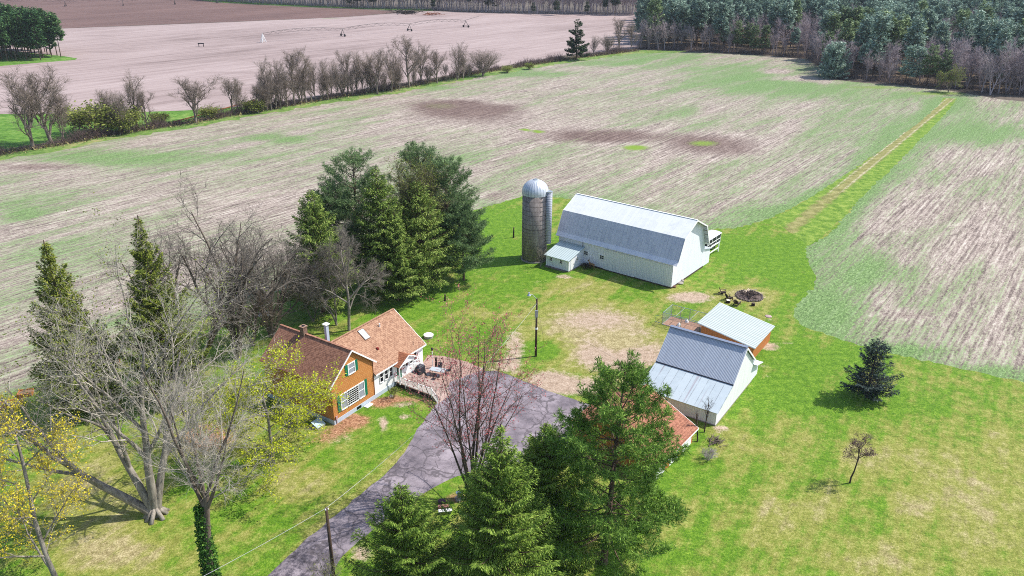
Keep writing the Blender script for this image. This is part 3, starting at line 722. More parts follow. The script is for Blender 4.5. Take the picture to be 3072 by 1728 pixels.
# roof fittings
mb = MB(); q = [(9.05, 3.15, 5.86), (10.0, 3.15, 5.86), (10.0, 4.42, 6.755), (9.05, 4.42, 6.755)]
mb.slab([(x, y, z + .07) for x, y, z in q], .12); sk = mb.build('skylight', plain('skylight_frame', '#6a5348', .6), house)
mb = MB(); mb.slab([(x + (.07 if x < 9.5 else -.07), y + (.07 if y < 4 else -.07), z + .085 + (.05 if y < 4 else -.05)) for x, y, z in q], .012); mb.build('pane', plain('skylight_glass', '#b9ccd0', .1, vary=.05), sk)
mb = MB(); mb.cyl((12.28, 3.78, 6.1), .09, .6, 12); mb.build('vent_pipe', M_trim, house)
mb = MB(); mb.box((9.6, 1.81, 4.95), (.26, .3, .25)); mb.build('roof_vent', plain('red_vent', '#7c2f2a', .6), house)
bm_ = Mat('chimney_brick'); co = bm_.coord(); sep = bm_.new('SeparateXYZ'); bm_.put(sep.inputs[0], co); cmb = bm_.new('CombineXYZ'); bm_.put(cmb.inputs[0], bm_.math('ADD', sep.outputs[0], sep.outputs[1])); bm_.put(cmb.inputs[1], sep.outputs[2])
bc, bf = bm_.brick(cmb.outputs[0], hexc('#8a6a58'), hexc('#a58a76'), hexc('#5a4a42'), 1.0, .02, .22, .075); M_brick = bm_.done(bc, .9)
mb = MB(); mb.b2((3.0, 7.0, 7.3), (3.6, 7.6, 9.0)); mb.b2((2.93, 6.93, 9.0), (3.67, 7.67, 9.1)); ch = mb.build('brick_chimney', M_brick, house)
mb = MB(); mb.b2((3.12, 7.12, 9.1), (3.48, 7.48, 9.13)); mb.build('flue', M_dark, ch)
mb = MB(); mb.b2((4.85, 5.2, 6.0), (5.25, 5.55, 9.0)); ch = mb.build('metal_chimney', mat_siding('flue_metal', '#a9b6c6', '#7f8b9a', .2, .4, True), house)
mb = MB(); mb.b2((4.72, 5.06, 9.1), (5.38, 5.7, 9.2)); mb.b2((4.8, 5.15, 9.0), (5.3, 5.6, 9.1)); mb.build('chimney_cap', M_trim, ch)
mb = MB(); mb.b2((.16, -.16, .62), (.42, -.06, 1.05)); mb.bar((.29, -.1, 0), (.29, -.1, .62), .06); mb.build('gas_meter', plain('meter_pink', '#b08a86', .7), house)
mb = MB(); mb.b2((HW + .25, -.12, 3.0), (HW + .55, -.02, 3.16)); mb.build('wall_lamp', M_dark, house)
mb = MB(); mb.b2((4.6, -.7, -.02), (5.6, -.15, .1)); o = mb.build('splash_block', M_trim); o.location = house.location; o.rotation_euler = house.rotation_euler; tag(o, 'flat pale stone block lying against the house foundation', 'stone block')

# wooden deck with a white railing in front of the door
deck = thing('deck', 'raised wooden deck with white balustrade beside the green house door', 'deck', (-19.924, 74.742, 0), .996)
m = Mat('deck_boards'); co = m.coord(); w = m.wave(co, .314 / .14, 0, axis='Y'); n = m.noise(co, 2, 4, .7)
M_deckb = m.done(m.mix(m.math('MULTIPLY', m.sstep(w, .12, 0), .7), m.ramp(n, [(.3, '#8d776d'), (.65, '#b09a90')]), '#4e413c'), .85)
mb = MB(); mb.b2((10.3, -5.8, .5), (13.1, -.08, .6)); mb.build('floor', M_deckb, deck)
mb = MB(); mb.b2((10.36, -5.75, 0), (10.46, -.1, .5)); mb.b2((10.46, -5.75, 0), (13.0, -5.65, .5)); mb.build('skirt', M_wood_dark, deck)
mb = MB()
mb.add([(10.0, -7.0, .03), (12.6, -7.0, .03), (12.9, -5.8, .58), (10.3, -5.8, .58), (10.0, -7.0, -.05), (12.6, -7.0, -.05), (12.9, -5.8, -.05), (10.3, -5.8, -.05)], [(3, 2, 1, 0), (4, 5, 6, 7), (0, 1, 5, 4), (1, 2, 6, 5), (2, 3, 7, 6), (3, 0, 4, 7)]); mb.build('ramp', M_deckb, deck)
posts = [(10.4, -.2, .6), (10.28, -1.75, .6), (10.3, -3.75, .6), (10.32, -5.75, .6), (9.9, -6.95, .05)]
for x, y, z in posts:
    mb = MB(); mb.b2((x - .055, y - .055, z - .35 if z > .3 else 0), (x + .055, y + .055, z + 1.02)); mb.build('post', M_trim, deck)
for p, q in zip(posts[:-1], posts[1:]):
    mb = MB(); P_, Q_ = Vector(p), Vector(q); n = max(2, int((Q_ - P_).length / .15))
    dr = (Q_ - P_).normalized() * .06
    mb.bar(P_ + dr + Vector((0, 0, .9)), Q_ - dr + Vector((0, 0, .9)), .07, .06); mb.bar(P_ + dr + Vector((0, 0, .12)), Q_ - dr + Vector((0, 0, .12)), .05, .07)
    for i in range(1, n):
        b = P_.lerp(Q_, i / n); mb.bar(b + Vector((0, 0, .15)), b + Vector((0, 0, .88)), .04, .04)
    mb.build('rail', M_trim, deck)

# ------------------------------------------------------------------ white machine shed with two pitches
shed = thing('machine_shed', 'white machine shed with a grey ribbed upper roof and a pale lower roof', 'shed', (15.44, 80.33, 0), -.5996)
SL = 9.34
prof = [(0, .0), (12.0, .0), (12.0, 2.95), (7.83, 6.42), (4.46, 3.42), (4.46, 3.28), (0, 1.72)]
mb = MB(); mb.prism(prof, 0, SL); mb.build('wall', mat_siding('shed_siding', '#e1e2e2', '#b3b6ba', .28, .5), shed)
mb = MB(); mb.slab([(-.25, -.22, 1.80), (SL + .2, -.22, 1.80), (SL + .2, 4.7, 3.48), (-.25, 4.7, 3.48)], .07)
mb.build('roof', mat_sheet('lower_roof_panels', '#a9b5bb', '#b5c0c5', '#7e858a', 0, .95, 9.0, .03, .45, '#8e8088'), shed)
mb = MB(); mb.slab([(-.25, 4.2, 3.42), (SL + .2, 4.2, 3.42), (SL + .2, 7.83, 6.72), (-.25, 7.83, 6.72)], .10)
mb.build('roof', mat_ribbed('upper_roof_ribs', '#b7bfca', '#808898', 0, .17), shed)
mb = MB(); mb.slab([(-.25, 7.83, 6.72), (SL + .2, 7.83, 6.72), (SL + .2, 12.35, 2.95), (-.25, 12.35, 2.95)], .10)
mb.build('roof', mat_ribbed('rear_roof_ribs', '#a3acb8', '#7b8492', 0, .16), shed)
mb = MB(); mb.bar((-.25, 7.83, 6.76), (SL + .2, 7.83, 6.76), .5, .06); mb.build('ridge_cap', plain('ridge_metal', '#7c8596', .4, .3), shed)
mb = MB(); mb.bar((SL + .22, 7.83, 6.6), (SL + .22, 12.35, 2.83), .05, .2); mb.bar((SL + .22, 7.83, 6.6), (SL + .22, 4.2, 3.3), .05, .16); mb.build('rake_board', M_trim, shed)
mb = MB(); mb.prism([(12.003, 0), (14.4, 0), (14.4, 1.7), (12.003, 2.3)], .2, SL - .02); mb.build('lean_to_wall', M_white, shed)
mb = MB(); mb.slab([(0, 12.0, 2.48), (SL + .5, 12.0, 2.48), (SL + .5, 14.6, 1.78), (0, 14.6, 1.78)], .07); mb.build('lean_to_roof', mat_ribbed('lean_to_white_tin', '#cfd6da', '#a7aeb3', 0, .3), shed)
mb = MB(); mb.bar((-.2, 4.19, 3.36), (SL + .2, 4.19, 3.36), .06, .16); mb.build('eave_gutter', plain('gutter_dark', '#3b3f49', .6), shed)
mb = MB(); mb.b2((-.04, -.04, -.1), (SL + .05, 12.1, .12)); mb.build('foundation', M_conc, shed)

# ------------------------------------------------------------------ orange coop with a single slope roof
nr = ground_at(2266.4, 1044.8, 2.2)
cr_ = -math.radians(35.0); CLn, CWd = 8.1, 7.9
co0 = (nr[0] - CLn * math.cos(cr_), nr[1] - CLn * math.sin(cr_), 0)
coop = thing('poultry_shed', 'low orange walled shed with a pale ribbed single slope roof', 'shed', co0, cr_)
def cz(x): return 3.6 - (3.6 - 2.2) * x / CLn
mb = MB(); a, b, y0, y1 = .45, CLn - .35, .4, CWd - .4
mb.add([(a, y0, 0), (b, y0, 0), (b, y1, 0), (a, y1, 0), (a, y0, cz(a) - .1), (b, y0, cz(b) - .1), (b, y1, cz(b) - .1), (a, y1, cz(a) - .1)], [(0, 3, 2, 1), (4, 5, 6, 7), (0, 1, 5, 4), (1, 2, 6, 5), (2, 3, 7, 6), (3, 0, 4, 7)])
mb.build('wall', M_orange_wall, coop)
mb = MB(); mb.slab([(0, 0, cz(0)), (CLn, 0, cz(CLn)), (CLn, CWd, cz(CLn)), (0, CWd, cz(0))], .08); mb.build('roof', mat_ribbed('coop_roof_ribs', '#b3bcb9', '#6f7875', 1, .42), coop)
mb = MB(); mb.bar((0, -.02, cz(0) - .07), (CLn, -.02, cz(CLn) - .07), .04, .14); mb.build('fascia', plain('coop_fascia', '#ccd4d6', .6), coop)

# ------------------------------------------------------------------ garage behind the big pine
gr = math.radians(52.6); GL = 9.0
g0 = (20.37 - GL * math.cos(gr), 71.78 - GL * math.sin(gr), 0)
garage = thing('garage', 'low orange garage with white doors and a reddish shingle roof behind the large pine', 'garage', g0, gr)
prof = [(.45, 0), (10.6, 0), (10.6, 2.75), (6.5, 4.75), (.45, 1.88)]
mb = MB(); mb.prism(prof, .3, GL - .3); mb.build('wall', M_orange_wall, garage)
M_gar = mat_shingle('garage_shingles', '#935f48', '#a8745d', '#683f31', 0)
mb = MB(); mb.slab([(0, 0, 1.9), (GL, 0, 1.9), (GL, 6.5, 5.0), (0, 6.5, 5.0)], .1); mb.build('roof', M_gar, garage)
mb = MB(); mb.slab([(0, 6.5, 5.0), (GL, 6.5, 5.0), (GL, 11.0, 2.85), (0, 11.0, 2.85)], .1); mb.build('roof', M_gar, garage)
mb = MB(); mb.bar((0, 6.5, 5.02), (GL, 6.5, 5.02), .26, .06); mb.build('ridge_cap', M_gar, garage)
for x in (1.2, 4.3, 7.3):
    mb = MB(); mb.b2((x - 1.0, .40, .05), (x + 1.0, .448, 1.72)); mb.build('garage_door', M_trim, garage)
mb = MB(); mb.bar((0, -.02, 1.82), (GL, -.02, 1.82), .04, .14); mb.bar((GL + .02, 0, 1.82), (GL + .02, 6.5, 4.92), .04, .16); mb.build('fascia', M_trim, garage)
# ------------------------------------------------------------------ yard things
def G(u, v, z=0.0):
    p = ground_at(u, v, z); return (float(p[0]), float(p[1]), z)
def mk(name, label, cat, loc, rz=0.0, group=None): return thing(name, label, cat, loc, rz, group)

M_pole = plain('pole_wood', '#4a3c33', .9, vary=.3, scale=5)
M_wire = plain('wire_grey', '#b9b9bb', .5, vary=.05)
M_wire_dark = plain('wire_dark', '#4a4a4c', .5, vary=.05)
yp = G(1607.2, 1069)
yh = height_of(yp, 896)
pole = mk('utility_pole', 'wooden yard light pole with a grey transformer box in the middle of the yard', 'utility pole', yp)
mb = MB(); mb.cyl((0, 0, -.2), .16, yh + .2, 12, .11); mb.build('post', M_pole, pole, True)
mb = MB(); mb.bar((0, 0, yh - .1), (-.55, -.05, yh + .55), .07, k=8); mb.bar((-.55, -.05, yh + .55), (-.9, -.1, yh + .62), .07, k=8); arm = mb.build('lamp_arm', M_galv, pole)
mb = MB(); mb.cyl((-1.02, -.1, yh + .48), .25, .22, 14, .12); mb.cyl((-1.02, -.1, yh + .70), .09, .22, 10); mb.build('lamp_head', plain('lamp_silver', '#aeb6bf', .35, .4), pole, False)
mb = MB(); mb.b2((-.24, -.36, yh - 2.5), (.16, -.12, yh - 1.55)); mb.build('meter_box', M_galv, pole, bevel=.02)
for q in (((.0, -.1, yh - .55), (-.85, -.12, yh - 1.5)), ((-.4, -.2, yh - 2.9), (0, -.2, yh - 2.6))):
    mb = MB(); mb.bar(*q, .05, k=6); mb.build('brace', M_galv, pole)
mb = MB(); mb.cyl((0, 0, 4.0), .17, .25, 12); mb.build('sign_band', M_trim, pole)
gp = np.array(G(1634, 1038)) - np.array(yp)
mb = MB(); mb.bar((.1, 0, yh - 1.0), tuple(gp), .02, k=5); mb.build('guy_wire', M_wire_dark, pole)
a = Vector(gp); b = a.lerp(Vector((.1, 0, yh - 1.0)), .26)
mb = MB(); mb.bar(a, b, .06, k=6); mb.build('guy_guard', plain('yellow_plastic', '#b5b53a', .6), pole)

rp_ = G(1004, 1752)
rh = height_of(rp_, 1524)
road_pole = mk('utility_pole', 'dark weathered utility pole standing beside the driveway', 'utility pole', rp_)
mb = MB(); mb.cyl((0, 0, -.2), .17, rh + .2, 12, .12); mb.build('post', M_pole, road_pole, True)
mb = MB(); mb.cyl((-.02, -.15, rh - .12), .05, .12, 8); mb.cyl((.12, .08, rh - .22), .05, .12, 8); mb.build('insulator', M_trim, road_pole)

def wire(name, label, p, q, sag, r=.028, mat=M_wire):
    mb = MB(); p, q = Vector(p), Vector(q); n = 22; pts = []
    for i in range(n + 1):
        t = i / n; pts.append(p.lerp(q, t) - Vector((0, 0, 4 * sag * t * (1 - t))))
    for a, b in zip(pts[:-1], pts[1:]): mb.bar(a, b, r, k=5)
    o = mb.build(name, mat); return tag(o, label, 'wire')
wire('overhead_cable', 'pale overhead cable sagging along the driveway edge from the roadside pole to the yard pole', (rp_[0], rp_[1], rh), (yp[0], yp[1], yh - .7), 1.5)
wire('overhead_cable', 'pale overhead cable running from the roadside pole out of the bottom edge', (rp_[0], rp_[1], rh), (rp_[0] - 22, rp_[1] - 20, rh + .2), .8)
wire('overhead_cable', 'thin dark cable running from the yard light pole towards the machine shed', (yp[0], yp[1], yh - 1.2), (15.6, 82.3, 3.1), .7, .018, M_wire_dark)

# old fence posts in the lawn
for (u, v, vt, lab) in ((1335.2, 902.5, 884, 'short old wooden post in the lawn near the front edge of the pine grove'), (1540.8, 713, 683, 'taller leaning old wooden post on the lawn left of the silo')):
    p = G(u, v); h = height_of(p, vt)
    o = mk('wooden_post', lab, 'post', p)
    mb = MB(); mb.cyl((0, 0, -.1), .16, h * .62 + .1, 9, .13); mb.cyl((.02, 0, h * .62), .12, h * .38, 9, .10); mb.build('post', M_wood_dark, o)
    mb = MB(); mb.cyl((.02, 0, h), .13, .06, 9); mb.build('cap', M_wood, o)

# white round lid on the grass behind the house
o = mk('well_cover', 'round white concrete lid on the grass behind the house', 'well cover', G(1286, 1012))
mb = MB(); mb.cyl((0, 0, 0), .62, .34, 28); mb.build('ring', M_conc, o); mb = MB(); mb.cyl((0, 0, .34), .68, .09, 28); mb.build('lid', M_trim, o)

# lamp post and carved post at the patio
o = mk('lamp_post', 'slim white garden lamp post with a black lantern at the patio', 'lamp post', G(1298, 1097))
mb = MB(); mb.cyl((0, 0, 0), .055, 2.2, 10); mb.build('post', M_trim, o)
mb = MB(); mb.cyl((0, 0, 2.2), .09, .3, 8, .15); mb.cyl((0, 0, 2.5), .18, .14, 8, .02); mb.build('lantern', M_dark, o)
o = mk('wooden_post', 'thick dark weathered post beside the white garden lamp', 'post', G(1309, 1102))
mb = MB(); mb.cyl((0, 0, 0), .17, 1.35, 10, .13); mb.build('post', M_wood_dark, o)
mb = MB(); mb.cyl((0, 0, 1.35), .2, .09, 10); mb.build('cap', M_wood, o)
# covered grill
o = mk('barbecue_grill', 'large barbecue grill under a black cover beside the white house wall', 'grill', (-11.55, 86.3, 0), .996)
mb = MB(); mb.box((0, 0, .62), (1.5, .75, 1.0), 0, .88); mb.build('cover', plain('black_cover', '#2c2c32', .55, vary=.3, scale=4), o, bevel=.06)
mb = MB(); mb.box((0, .02, 1.2), (1.0, .6, .22), 0, .75); mb.build('lid', plain('grey_cover', '#3d3d45', .5, vary=.3), o, bevel=.05)
mb = MB()
for x in (-.6, .6):
    for y in (-.28, .28): mb.cyl((x, y, 0), .06, .14, 8)
mb.build('foot_wheels', M_dark, o)
o = mk('gas_can', 'red fuel can on the patio in front of the black covered grill', 'fuel can', (-12.0, 85.6, .014), .7)
mb = MB(); mb.box((0, 0, .22), (.5, .34, .44), 0, .86); mb.build('body', plain('red_plastic', '#a33038', .5, vary=.15), o, bevel=.04)
mb = MB(); mb.bar((-.1, 0, .48), (.12, 0, .52), .06); mb.bar((.15, 0, .42), (.3, 0, .58), .07, k=8); mb.build('handle', plain('pale_plastic', '#c9a8a8', .5), o)
# patio table and chairs
tb = mk('patio_table', 'long pale rectangular patio table at the end of the house', 'table', (-9.3, 86.2, .014), -.32)
mb = MB(); mb.b2((-1.0, -.5, .68), (1.0, .5, .73)); mb.build('tabletop', plain('grey_glass_table', '#aab0b4', .25, vary=.1), tb, bevel=.02)
for x in (-.88, .88):
    for y in (-.4, .4):
        mb = MB(); mb.bar((x, y, 0), (x, y, .68), .05); mb.build('leg', M_dark, tb)
def patio_chair(label, loc, rz):
    o = mk('patio_chair', label, 'chair', loc, rz, 'patio chairs round the table')
    mb = MB(); mb.b2((-.26, -.26, .4), (.26, .26, .45)); mb.build('seat', plain('sling_dark', '#3a3f4a', .7), o)
    mb = MB(); mb.slab([(-.26, .24, .45), (.26, .24, .45), (.26, .40, 1.0), (-.26, .40, 1.0)], .04); mb.build('backrest', bpy.data.materials['sling_dark'], o)
    for x in (-.24, .24):
        for y in (-.24, .24):
            mb = MB(); mb.bar((x, y, 0), (x, y, .4), .035); mb.build('leg', M_dark, o)
    return o
pc = patio_chair('dark patio chair at the right end of the pale table', (-8.0, 86.5, .014), -1.3)
copy_tree(pc, (-10.5, 85.4, .014), 2.3, 'dark patio chair at the near left corner of the pale table')
copy_tree(pc, (-9.2, 87.2, .014), -.3, 'dark patio chair behind the pale table next to the lamp post')
copy_tree(pc, (-9.4, 85.2, .014), 2.8, 'dark patio chair pushed up to the near side of the pale table')

# debris by the milk house, planks, rocks
def rock(label, p, r, seed, mat, sq=.6):
    rng = np.random.default_rng(seed); bm = bmesh.new(); bmesh.ops.create_icosphere(bm, subdivisions=3, radius=1)
    k = rng.normal(0, 1, (5, 3))
    for v in bm.verts:
        d = sum(math.sin(v.co.dot(Vector(q)) * 1.7 + i) for i, q in enumerate(k)) * .06
        v.co *= r * (1 + d); v.co.z *= sq
    me = bpy.data.meshes.new('rock'); bm.to_mesh(me); bm.free()
    o = link('rock', me, mat, None, False); o.location = (p[0], p[1], r * sq * .55); return tag(o, label, 'rock')
M_rock = plain('field_stone', '#8d877f', .9, vary=.3); M_rockb = plain('brown_stone', '#6b5142', .9, vary=.3)
rock('round brown stone at the front corner of the barn', G(2022, 862), .34, 1, M_rockb)
rock('pale grey stone slab beside the barn gable wall', G(2039, 850), .55, 2, M_rock, .35)
rock('smaller grey stone leaning on the barn gable wall', G(2046, 845), .36, 3, M_rock, .7)
def sticks(name, label, cat, p, n, L, r, hgt, seed, mat, flat=.3):
    rng = np.random.default_rng(seed); mb = MB()
    for i in range(n):
        a = rng.uniform(0, 2 * math.pi); c = np.append(rng.normal(0, r * .4, 2), rng.uniform(.05, hgt)); l = L * rng.uniform(.5, 1.1); e = rng.normal(0, flat)
        d = np.array([math.cos(a) * math.cos(e), math.sin(a) * math.cos(e), math.sin(e)]) * l / 2
        p0, p1 = c - d, c + d; p0[2] = max(p0[2], .03); p1[2] = max(p1[2], .03)
        mb.bar(p0, p1, rng.uniform(.03, .08) * L / 1.2, k=5)
    o = mb.build(name, mat); o.location = p; return tag(o, label, cat)
M_stick = plain('dry_sticks', '#6d6058', .95, vary=.4, scale=7)
q = G(1758, 803)
sticks('firewood_pile', 'untidy pile of dark scrap wood against the milk house door side', 'wood pile', q, 38, 1.3, 1.2, .7, 5, M_wood_dark)
sticks('brush_pile', 'small heap of cut sticks on the grass behind the garage', 'brush pile', G(2147, 1326), 46, 1.1, .9, .35, 6, M_stick)
sticks('brush_pile', 'long far brush pile on the edge of the pale field', 'brush pile', G(1222, 41), 90, 7, 14, 2.2, 7, M_wood_dark)
sticks('brush_pile', 'smaller far brown brush heap to the right of the long one', 'brush pile', G(1297, 45), 50, 5, 8, 1.4, 8, M_rust)

# deer target by the barn
def skin_obj(name, verts, edges, radii, mat, parent=None, root=0, levels=2):
    me = bpy.data.meshes.new(name); me.from_pydata(verts, edges, []); o = link(name, me, mat, parent)
    o.modifiers.new('skin', 'SKIN'); sk = me.skin_vertices[0].data
    for i, r in enumerate(radii): sk[i].radius = (r, r) if not isinstance(r, tuple) else r
    sk[root].use_root = True
    s = o.modifiers.new('sub', 'SUBSURF'); s.levels = levels; s.render_levels = levels
    dg = bpy.context.evaluated_depsgraph_get(); me2 = bpy.data.meshes.new_from_object(o.evaluated_get(dg))
    o.modifiers.clear(); o.data = me2
    me2.polygons.foreach_set('use_smooth', np.ones(len(me2.polygons), bool)); return o
A, B = -.6546, np.array((8.02, 126.93))
dx, dy = np.array((math.cos(A), math.sin(A))), np.array((-math.sin(A), math.cos(A)))
dp = B + dx * 7.45 + dy * -1.0
deer = mk('deer', 'standing brown deer with raised head in front of the white barn wall', 'deer', (dp[0], dp[1], 0), A)
v = [(.42, 0, .92), (.1, 0, .90), (-.22, 0, .92), (-.42, 0, .98), (-.55, 0, 1.22), (-.62, 0, 1.42), (-.74, 0, 1.40), (-.88, 0, 1.34),   # pelvis, belly, chest, shoulder, neck, head, muzzle
     (.5, 0, .98), (.58, 0, .86)]
e = [(0, 1), (1, 2), (2, 3), (3, 4), (4, 5), (5, 6), (6, 7), (0, 8), (8, 9)]
r = [.17, .18, .19, .15, .085, .085, .065, .04, .06, .03]
for s in (-1, 1):
    i = len(v); v += [(.40, s * .11, .76), (.36, s * .11, .55), (.48, s * .11, .34), (.44, s * .11, .03)]; e += [(0, i), (i, i + 1), (i + 1, i + 2), (i + 2, i + 3)]; r += [.11, .065, .035, .03]
    i = len(v); v += [(-.28, s * .1, .66), (-.30, s * .1, .40), (-.30, s * .1, .03)]; e += [(2, i), (i, i + 1), (i + 1, i + 2)]; r += [.075, .038, .03]
    i = len(v); v += [(-.58, s * .12, 1.56), (-.56, s * .17, 1.66)]; e += [(5, i), (i, i + 1)]; r += [.035, .02]
skin_obj('body', v, e, r, plain('deer_coat', '#7d6247', .9, vary=.25, scale=3), deer)
mb = MB()
for s in (-1, 1):
    mb.bar((-.62, s * .05, 1.48), (-.55, s * .2, 1.72), .025, k=5); mb.bar((-.55, s * .2, 1.72), (-.7, s * .24, 1.92), .02, k=5); mb.bar((-.57, s * .17, 1.66), (-.46, s * .22, 1.84), .018, k=5)
mb.build('antlers', plain('antler', '#9c8a70', .7), deer)

# fire pit, chairs, stumps
fp = G(2247, 889)
pit = mk('fire_pit', 'round stone ringed fire pit heaped with ash and charred logs', 'fire pit', fp)
rng = np.random.default_rng(11); mb = MB()
for k in range(30):
    a = 2 * math.pi * k / 30; r_ = 2.0 + rng.normal(0, .07)
    mb.box((r_ * math.cos(a), r_ * math.sin(a), .12), (.36, .28, .26), a + rng.normal(0, .2) + math.pi / 2, .8)
mb.build('stone_ring', plain('pit_stone', '#6f6560', .95, vary=.35), pit, bevel=.04)
V, F = [(0, 0, .55)], []
for j in range(1, 9):
    for i in range(32):
        rr = 1.9 * j / 8; V.append((rr * math.cos(2 * math.pi * i / 32), rr * math.sin(2 * math.pi * i / 32), max(.02, .55 * (1 - (j / 8) ** 2) + rng.normal(0, .05))))
for i in range(32): F.append((0, 1 + i, 1 + (i + 1) % 32))
for j in range(7):
    for i in range(32): F.append((1 + j * 32 + i, 1 + (j + 1) * 32 + i, 1 + (j + 1) * 32 + (i + 1) % 32, 1 + j * 32 + (i + 1) % 32))
mb = MB(); mb.add(V, F); mb.build('ash_heap', plain('ash', '#5d504b', .95, vary=.5, scale=9), pit)
mb = MB()
for k in range(60):
    a = rng.uniform(0, 6.28); rr = rng.uniform(0, 1.5); z = .55 * (1 - (rr / 1.9) ** 2) + .05; b = rng.uniform(0, 6.28); l = rng.uniform(.2, .5)
    mb.bar((rr * math.cos(a) - l * math.cos(b), rr * math.sin(a) - l * math.sin(b), z), (rr * math.cos(a) + l * math.cos(b), rr * math.sin(a) + l * math.sin(b), z + rng.uniform(0, .15)), rng.uniform(.05, .13), k=6)
mb.build('charred_logs', plain('charred', '#3a302c', .95, vary=.5, scale=8), pit)
mb = MB()
for (x0, y0, x1, y1) in ((-.9, .5, .5, .9), (-.6, .1, .1, 1.1), (.2, .9, 1.3, .7), (-.2, .3, .3, .9)): mb.bar((x0, y0, .6), (x1, y1, .85), .12, k=7)
mb.build('pale_logs', plain('pale_log', '#c4b29e', .9, vary=.2), pit)
def adirondack(label, p, rz):
    o = mk('adirondack_chair', label, 'chair', p, rz, 'slatted chairs round the fire pit')
    mb = MB()
    for i in range(5):
        y = -.25 + i * .125; mb.slab([(.28, y - .05, .40), (-.28, y - .05, .24), (-.28, y + .05, .24), (.28, y + .05, .40)], .025)
    mb.build('seat', M_wood_dark, o)
    mb = MB()
    for i in range(5):
        y = -.25 + i * .125; mb.slab([(-.26, y - .052, .26), (-.58, y - .052, .98 - abs(i - 2) * .04), (-.58, y + .052, .98 - abs(i - 2) * .04), (-.26, y + .052, .26)], .025)
    mb.build('backrest', M_wood_dark, o)
    for s in (-1, 1):
        mb = MB(); mb.slab([(.38, s * .36 - .07, .56), (-.5, s * .36 - .05, .54), (-.5, s * .36 + .05, .54), (.38, s * .36 + .07, .56)], .03); mb.build('armrest', M_wood, o)
        mb = MB(); mb.bar((.3, s * .33, 0), (.3, s * .33, .53), .09, .04); mb.build('leg', M_wood_dark, o)
        mb = MB(); mb.bar((.28, s * .3, .36), (-.62, s * .3, .02), .05, .10); mb.build('leg', M_wood_dark, o)
    return o
def face_to(p): return math.atan2(fp[1] - p[1], fp[0] - p[0])
p = G(2169, 882); ac = adirondack('dark slatted chair farthest left of the fire pit, beside bare soil', p, face_to(p)); ac.scale = (1.15,) * 3
p = G(2187, 899); copy_tree(ac, p, face_to(p), 'dark slatted chair between the other two with a pale topped stump behind it', scale=1.15)
p = G(2210, 915); copy_tree(ac, p, face_to(p), 'dark slatted chair with its back turned, next to the shed roof', scale=1.15)
def stump(label, p, r, h, top):
    o = mk('tree_stump', label, 'stump', p); mb = MB(); mb.cyl((0, 0, 0), r * 1.1, h, 14, r); mb.build('bark', M_wood_dark, o); mb = MB(); mb.cyl((0, 0, h), r * .95, .02, 14); mb.build('cut_face', top, o)
stump('stump seat with a pale cut top behind the middle chair', G(2184, 908), .32, .42, plain('fresh_cut', '#d9cbb6', .8)); stump('short dark stump standing alone near the fire pit edge', G(2259, 917), .26, .45, M_wood)
rock('flat pinkish stone slab lying on the grass behind the poultry shed', G(2306, 950), .45, 9, plain('pink_stone', '#a88f8d', .9, vary=.2), .2)

# dog kennel
kn = mk('dog_kennel', 'open topped chain link dog kennel of grey pipes on bare soil', 'kennel', G(1986, 973), -.6)
kL, kD, kH = 5.6, 3.2, 1.9
def kennel_panel(p, q, name):
    mb = MB(); p, q = Vector(p), Vector(q); up = Vector((0, 0, kH))
    for z in (.05, kH): mb.bar(p + Vector((0, 0, z)), q + Vector((0, 0, z)), .07, k=6)
    fr = mb.build('frame', M_galv, kn)
    mb = MB(); L = (q - p).length; d = (q - p).normalized(); st = .16
    n = int((L + kH) / st)
    for i in range(n):
        s = -kH + i * st
        a0, a1 = max(s, 0), min(s + kH, L)
        if a1 > a0:
            mb.bar(p + d * a0 + Vector((0, 0, a0 - s)), p + d * a1 + Vector((0, 0, a1 - s)), .009, k=3)
            mb.bar(p + d * (L - a0) + Vector((0, 0, a0 - s)), p + d * (L - a1) + Vector((0, 0, a1 - s)), .009, k=3)
    mb.build('wire_mesh', M_galv, fr)
C_ = [(0, 0, 0), (kL, 0, 0), (kL, kD, 0), (0, kD, 0)]
for a, b in ((0, 1), (1, 2), (2, 3), (3, 0)): kennel_panel(C_[a], C_[b], 'panel')
for x, y in [(0, 0), (kL / 2, 0), (kL, 0), (kL, kD), (kL / 2, kD), (kL / 4, kD), (0, kD)]:
    mb = MB(); mb.cyl((x, y, 0), .045, kH, 8); mb.build('post', M_galv, kn)
mb = MB()
for x in (0, kL * .35, kL * .72): mb.bar((x, 0, kH), (x, kD, kH), .06, k=6)
mb.bar((-1.2, .2, .05), (0, .2, .05), .05, k=6); mb.bar((-1.2, .2, .05), (-1.1, .2, 1.0), .05, k=6); mb.bar((-1.1, .2, 1.0), (0, .1, 1.5), .05, k=6)
mb.build('cross_bars', M_galv, kn)
mb = MB(); mb.b2((.05, .05, .012), (kL - .05, kD - .05, .03)); mb.build('floor', plain('kennel_soil', '#9a7a68', .95, vary=.25, scale=3), kn)
for (u, v, lab) in ((2036.5, 977, 'white dome shaped bucket on the kennel floor near the front bars'), (2060, 966, 'white dome shaped bucket towards the back of the kennel')):
    p = G(u, v); o = mk('bucket', lab, 'bucket', (p[0], p[1], .03)); mb = MB(); mb.cyl((0, 0, 0), .3, .25, 16, .2); mb.cyl((0, 0, .25), .2, .15, 16, .05); mb.build('body', M_trim, o); mb = MB(); mb.cyl((0, 0, .40), .06, .08, 8); mb.build('knob', M_trim, o)

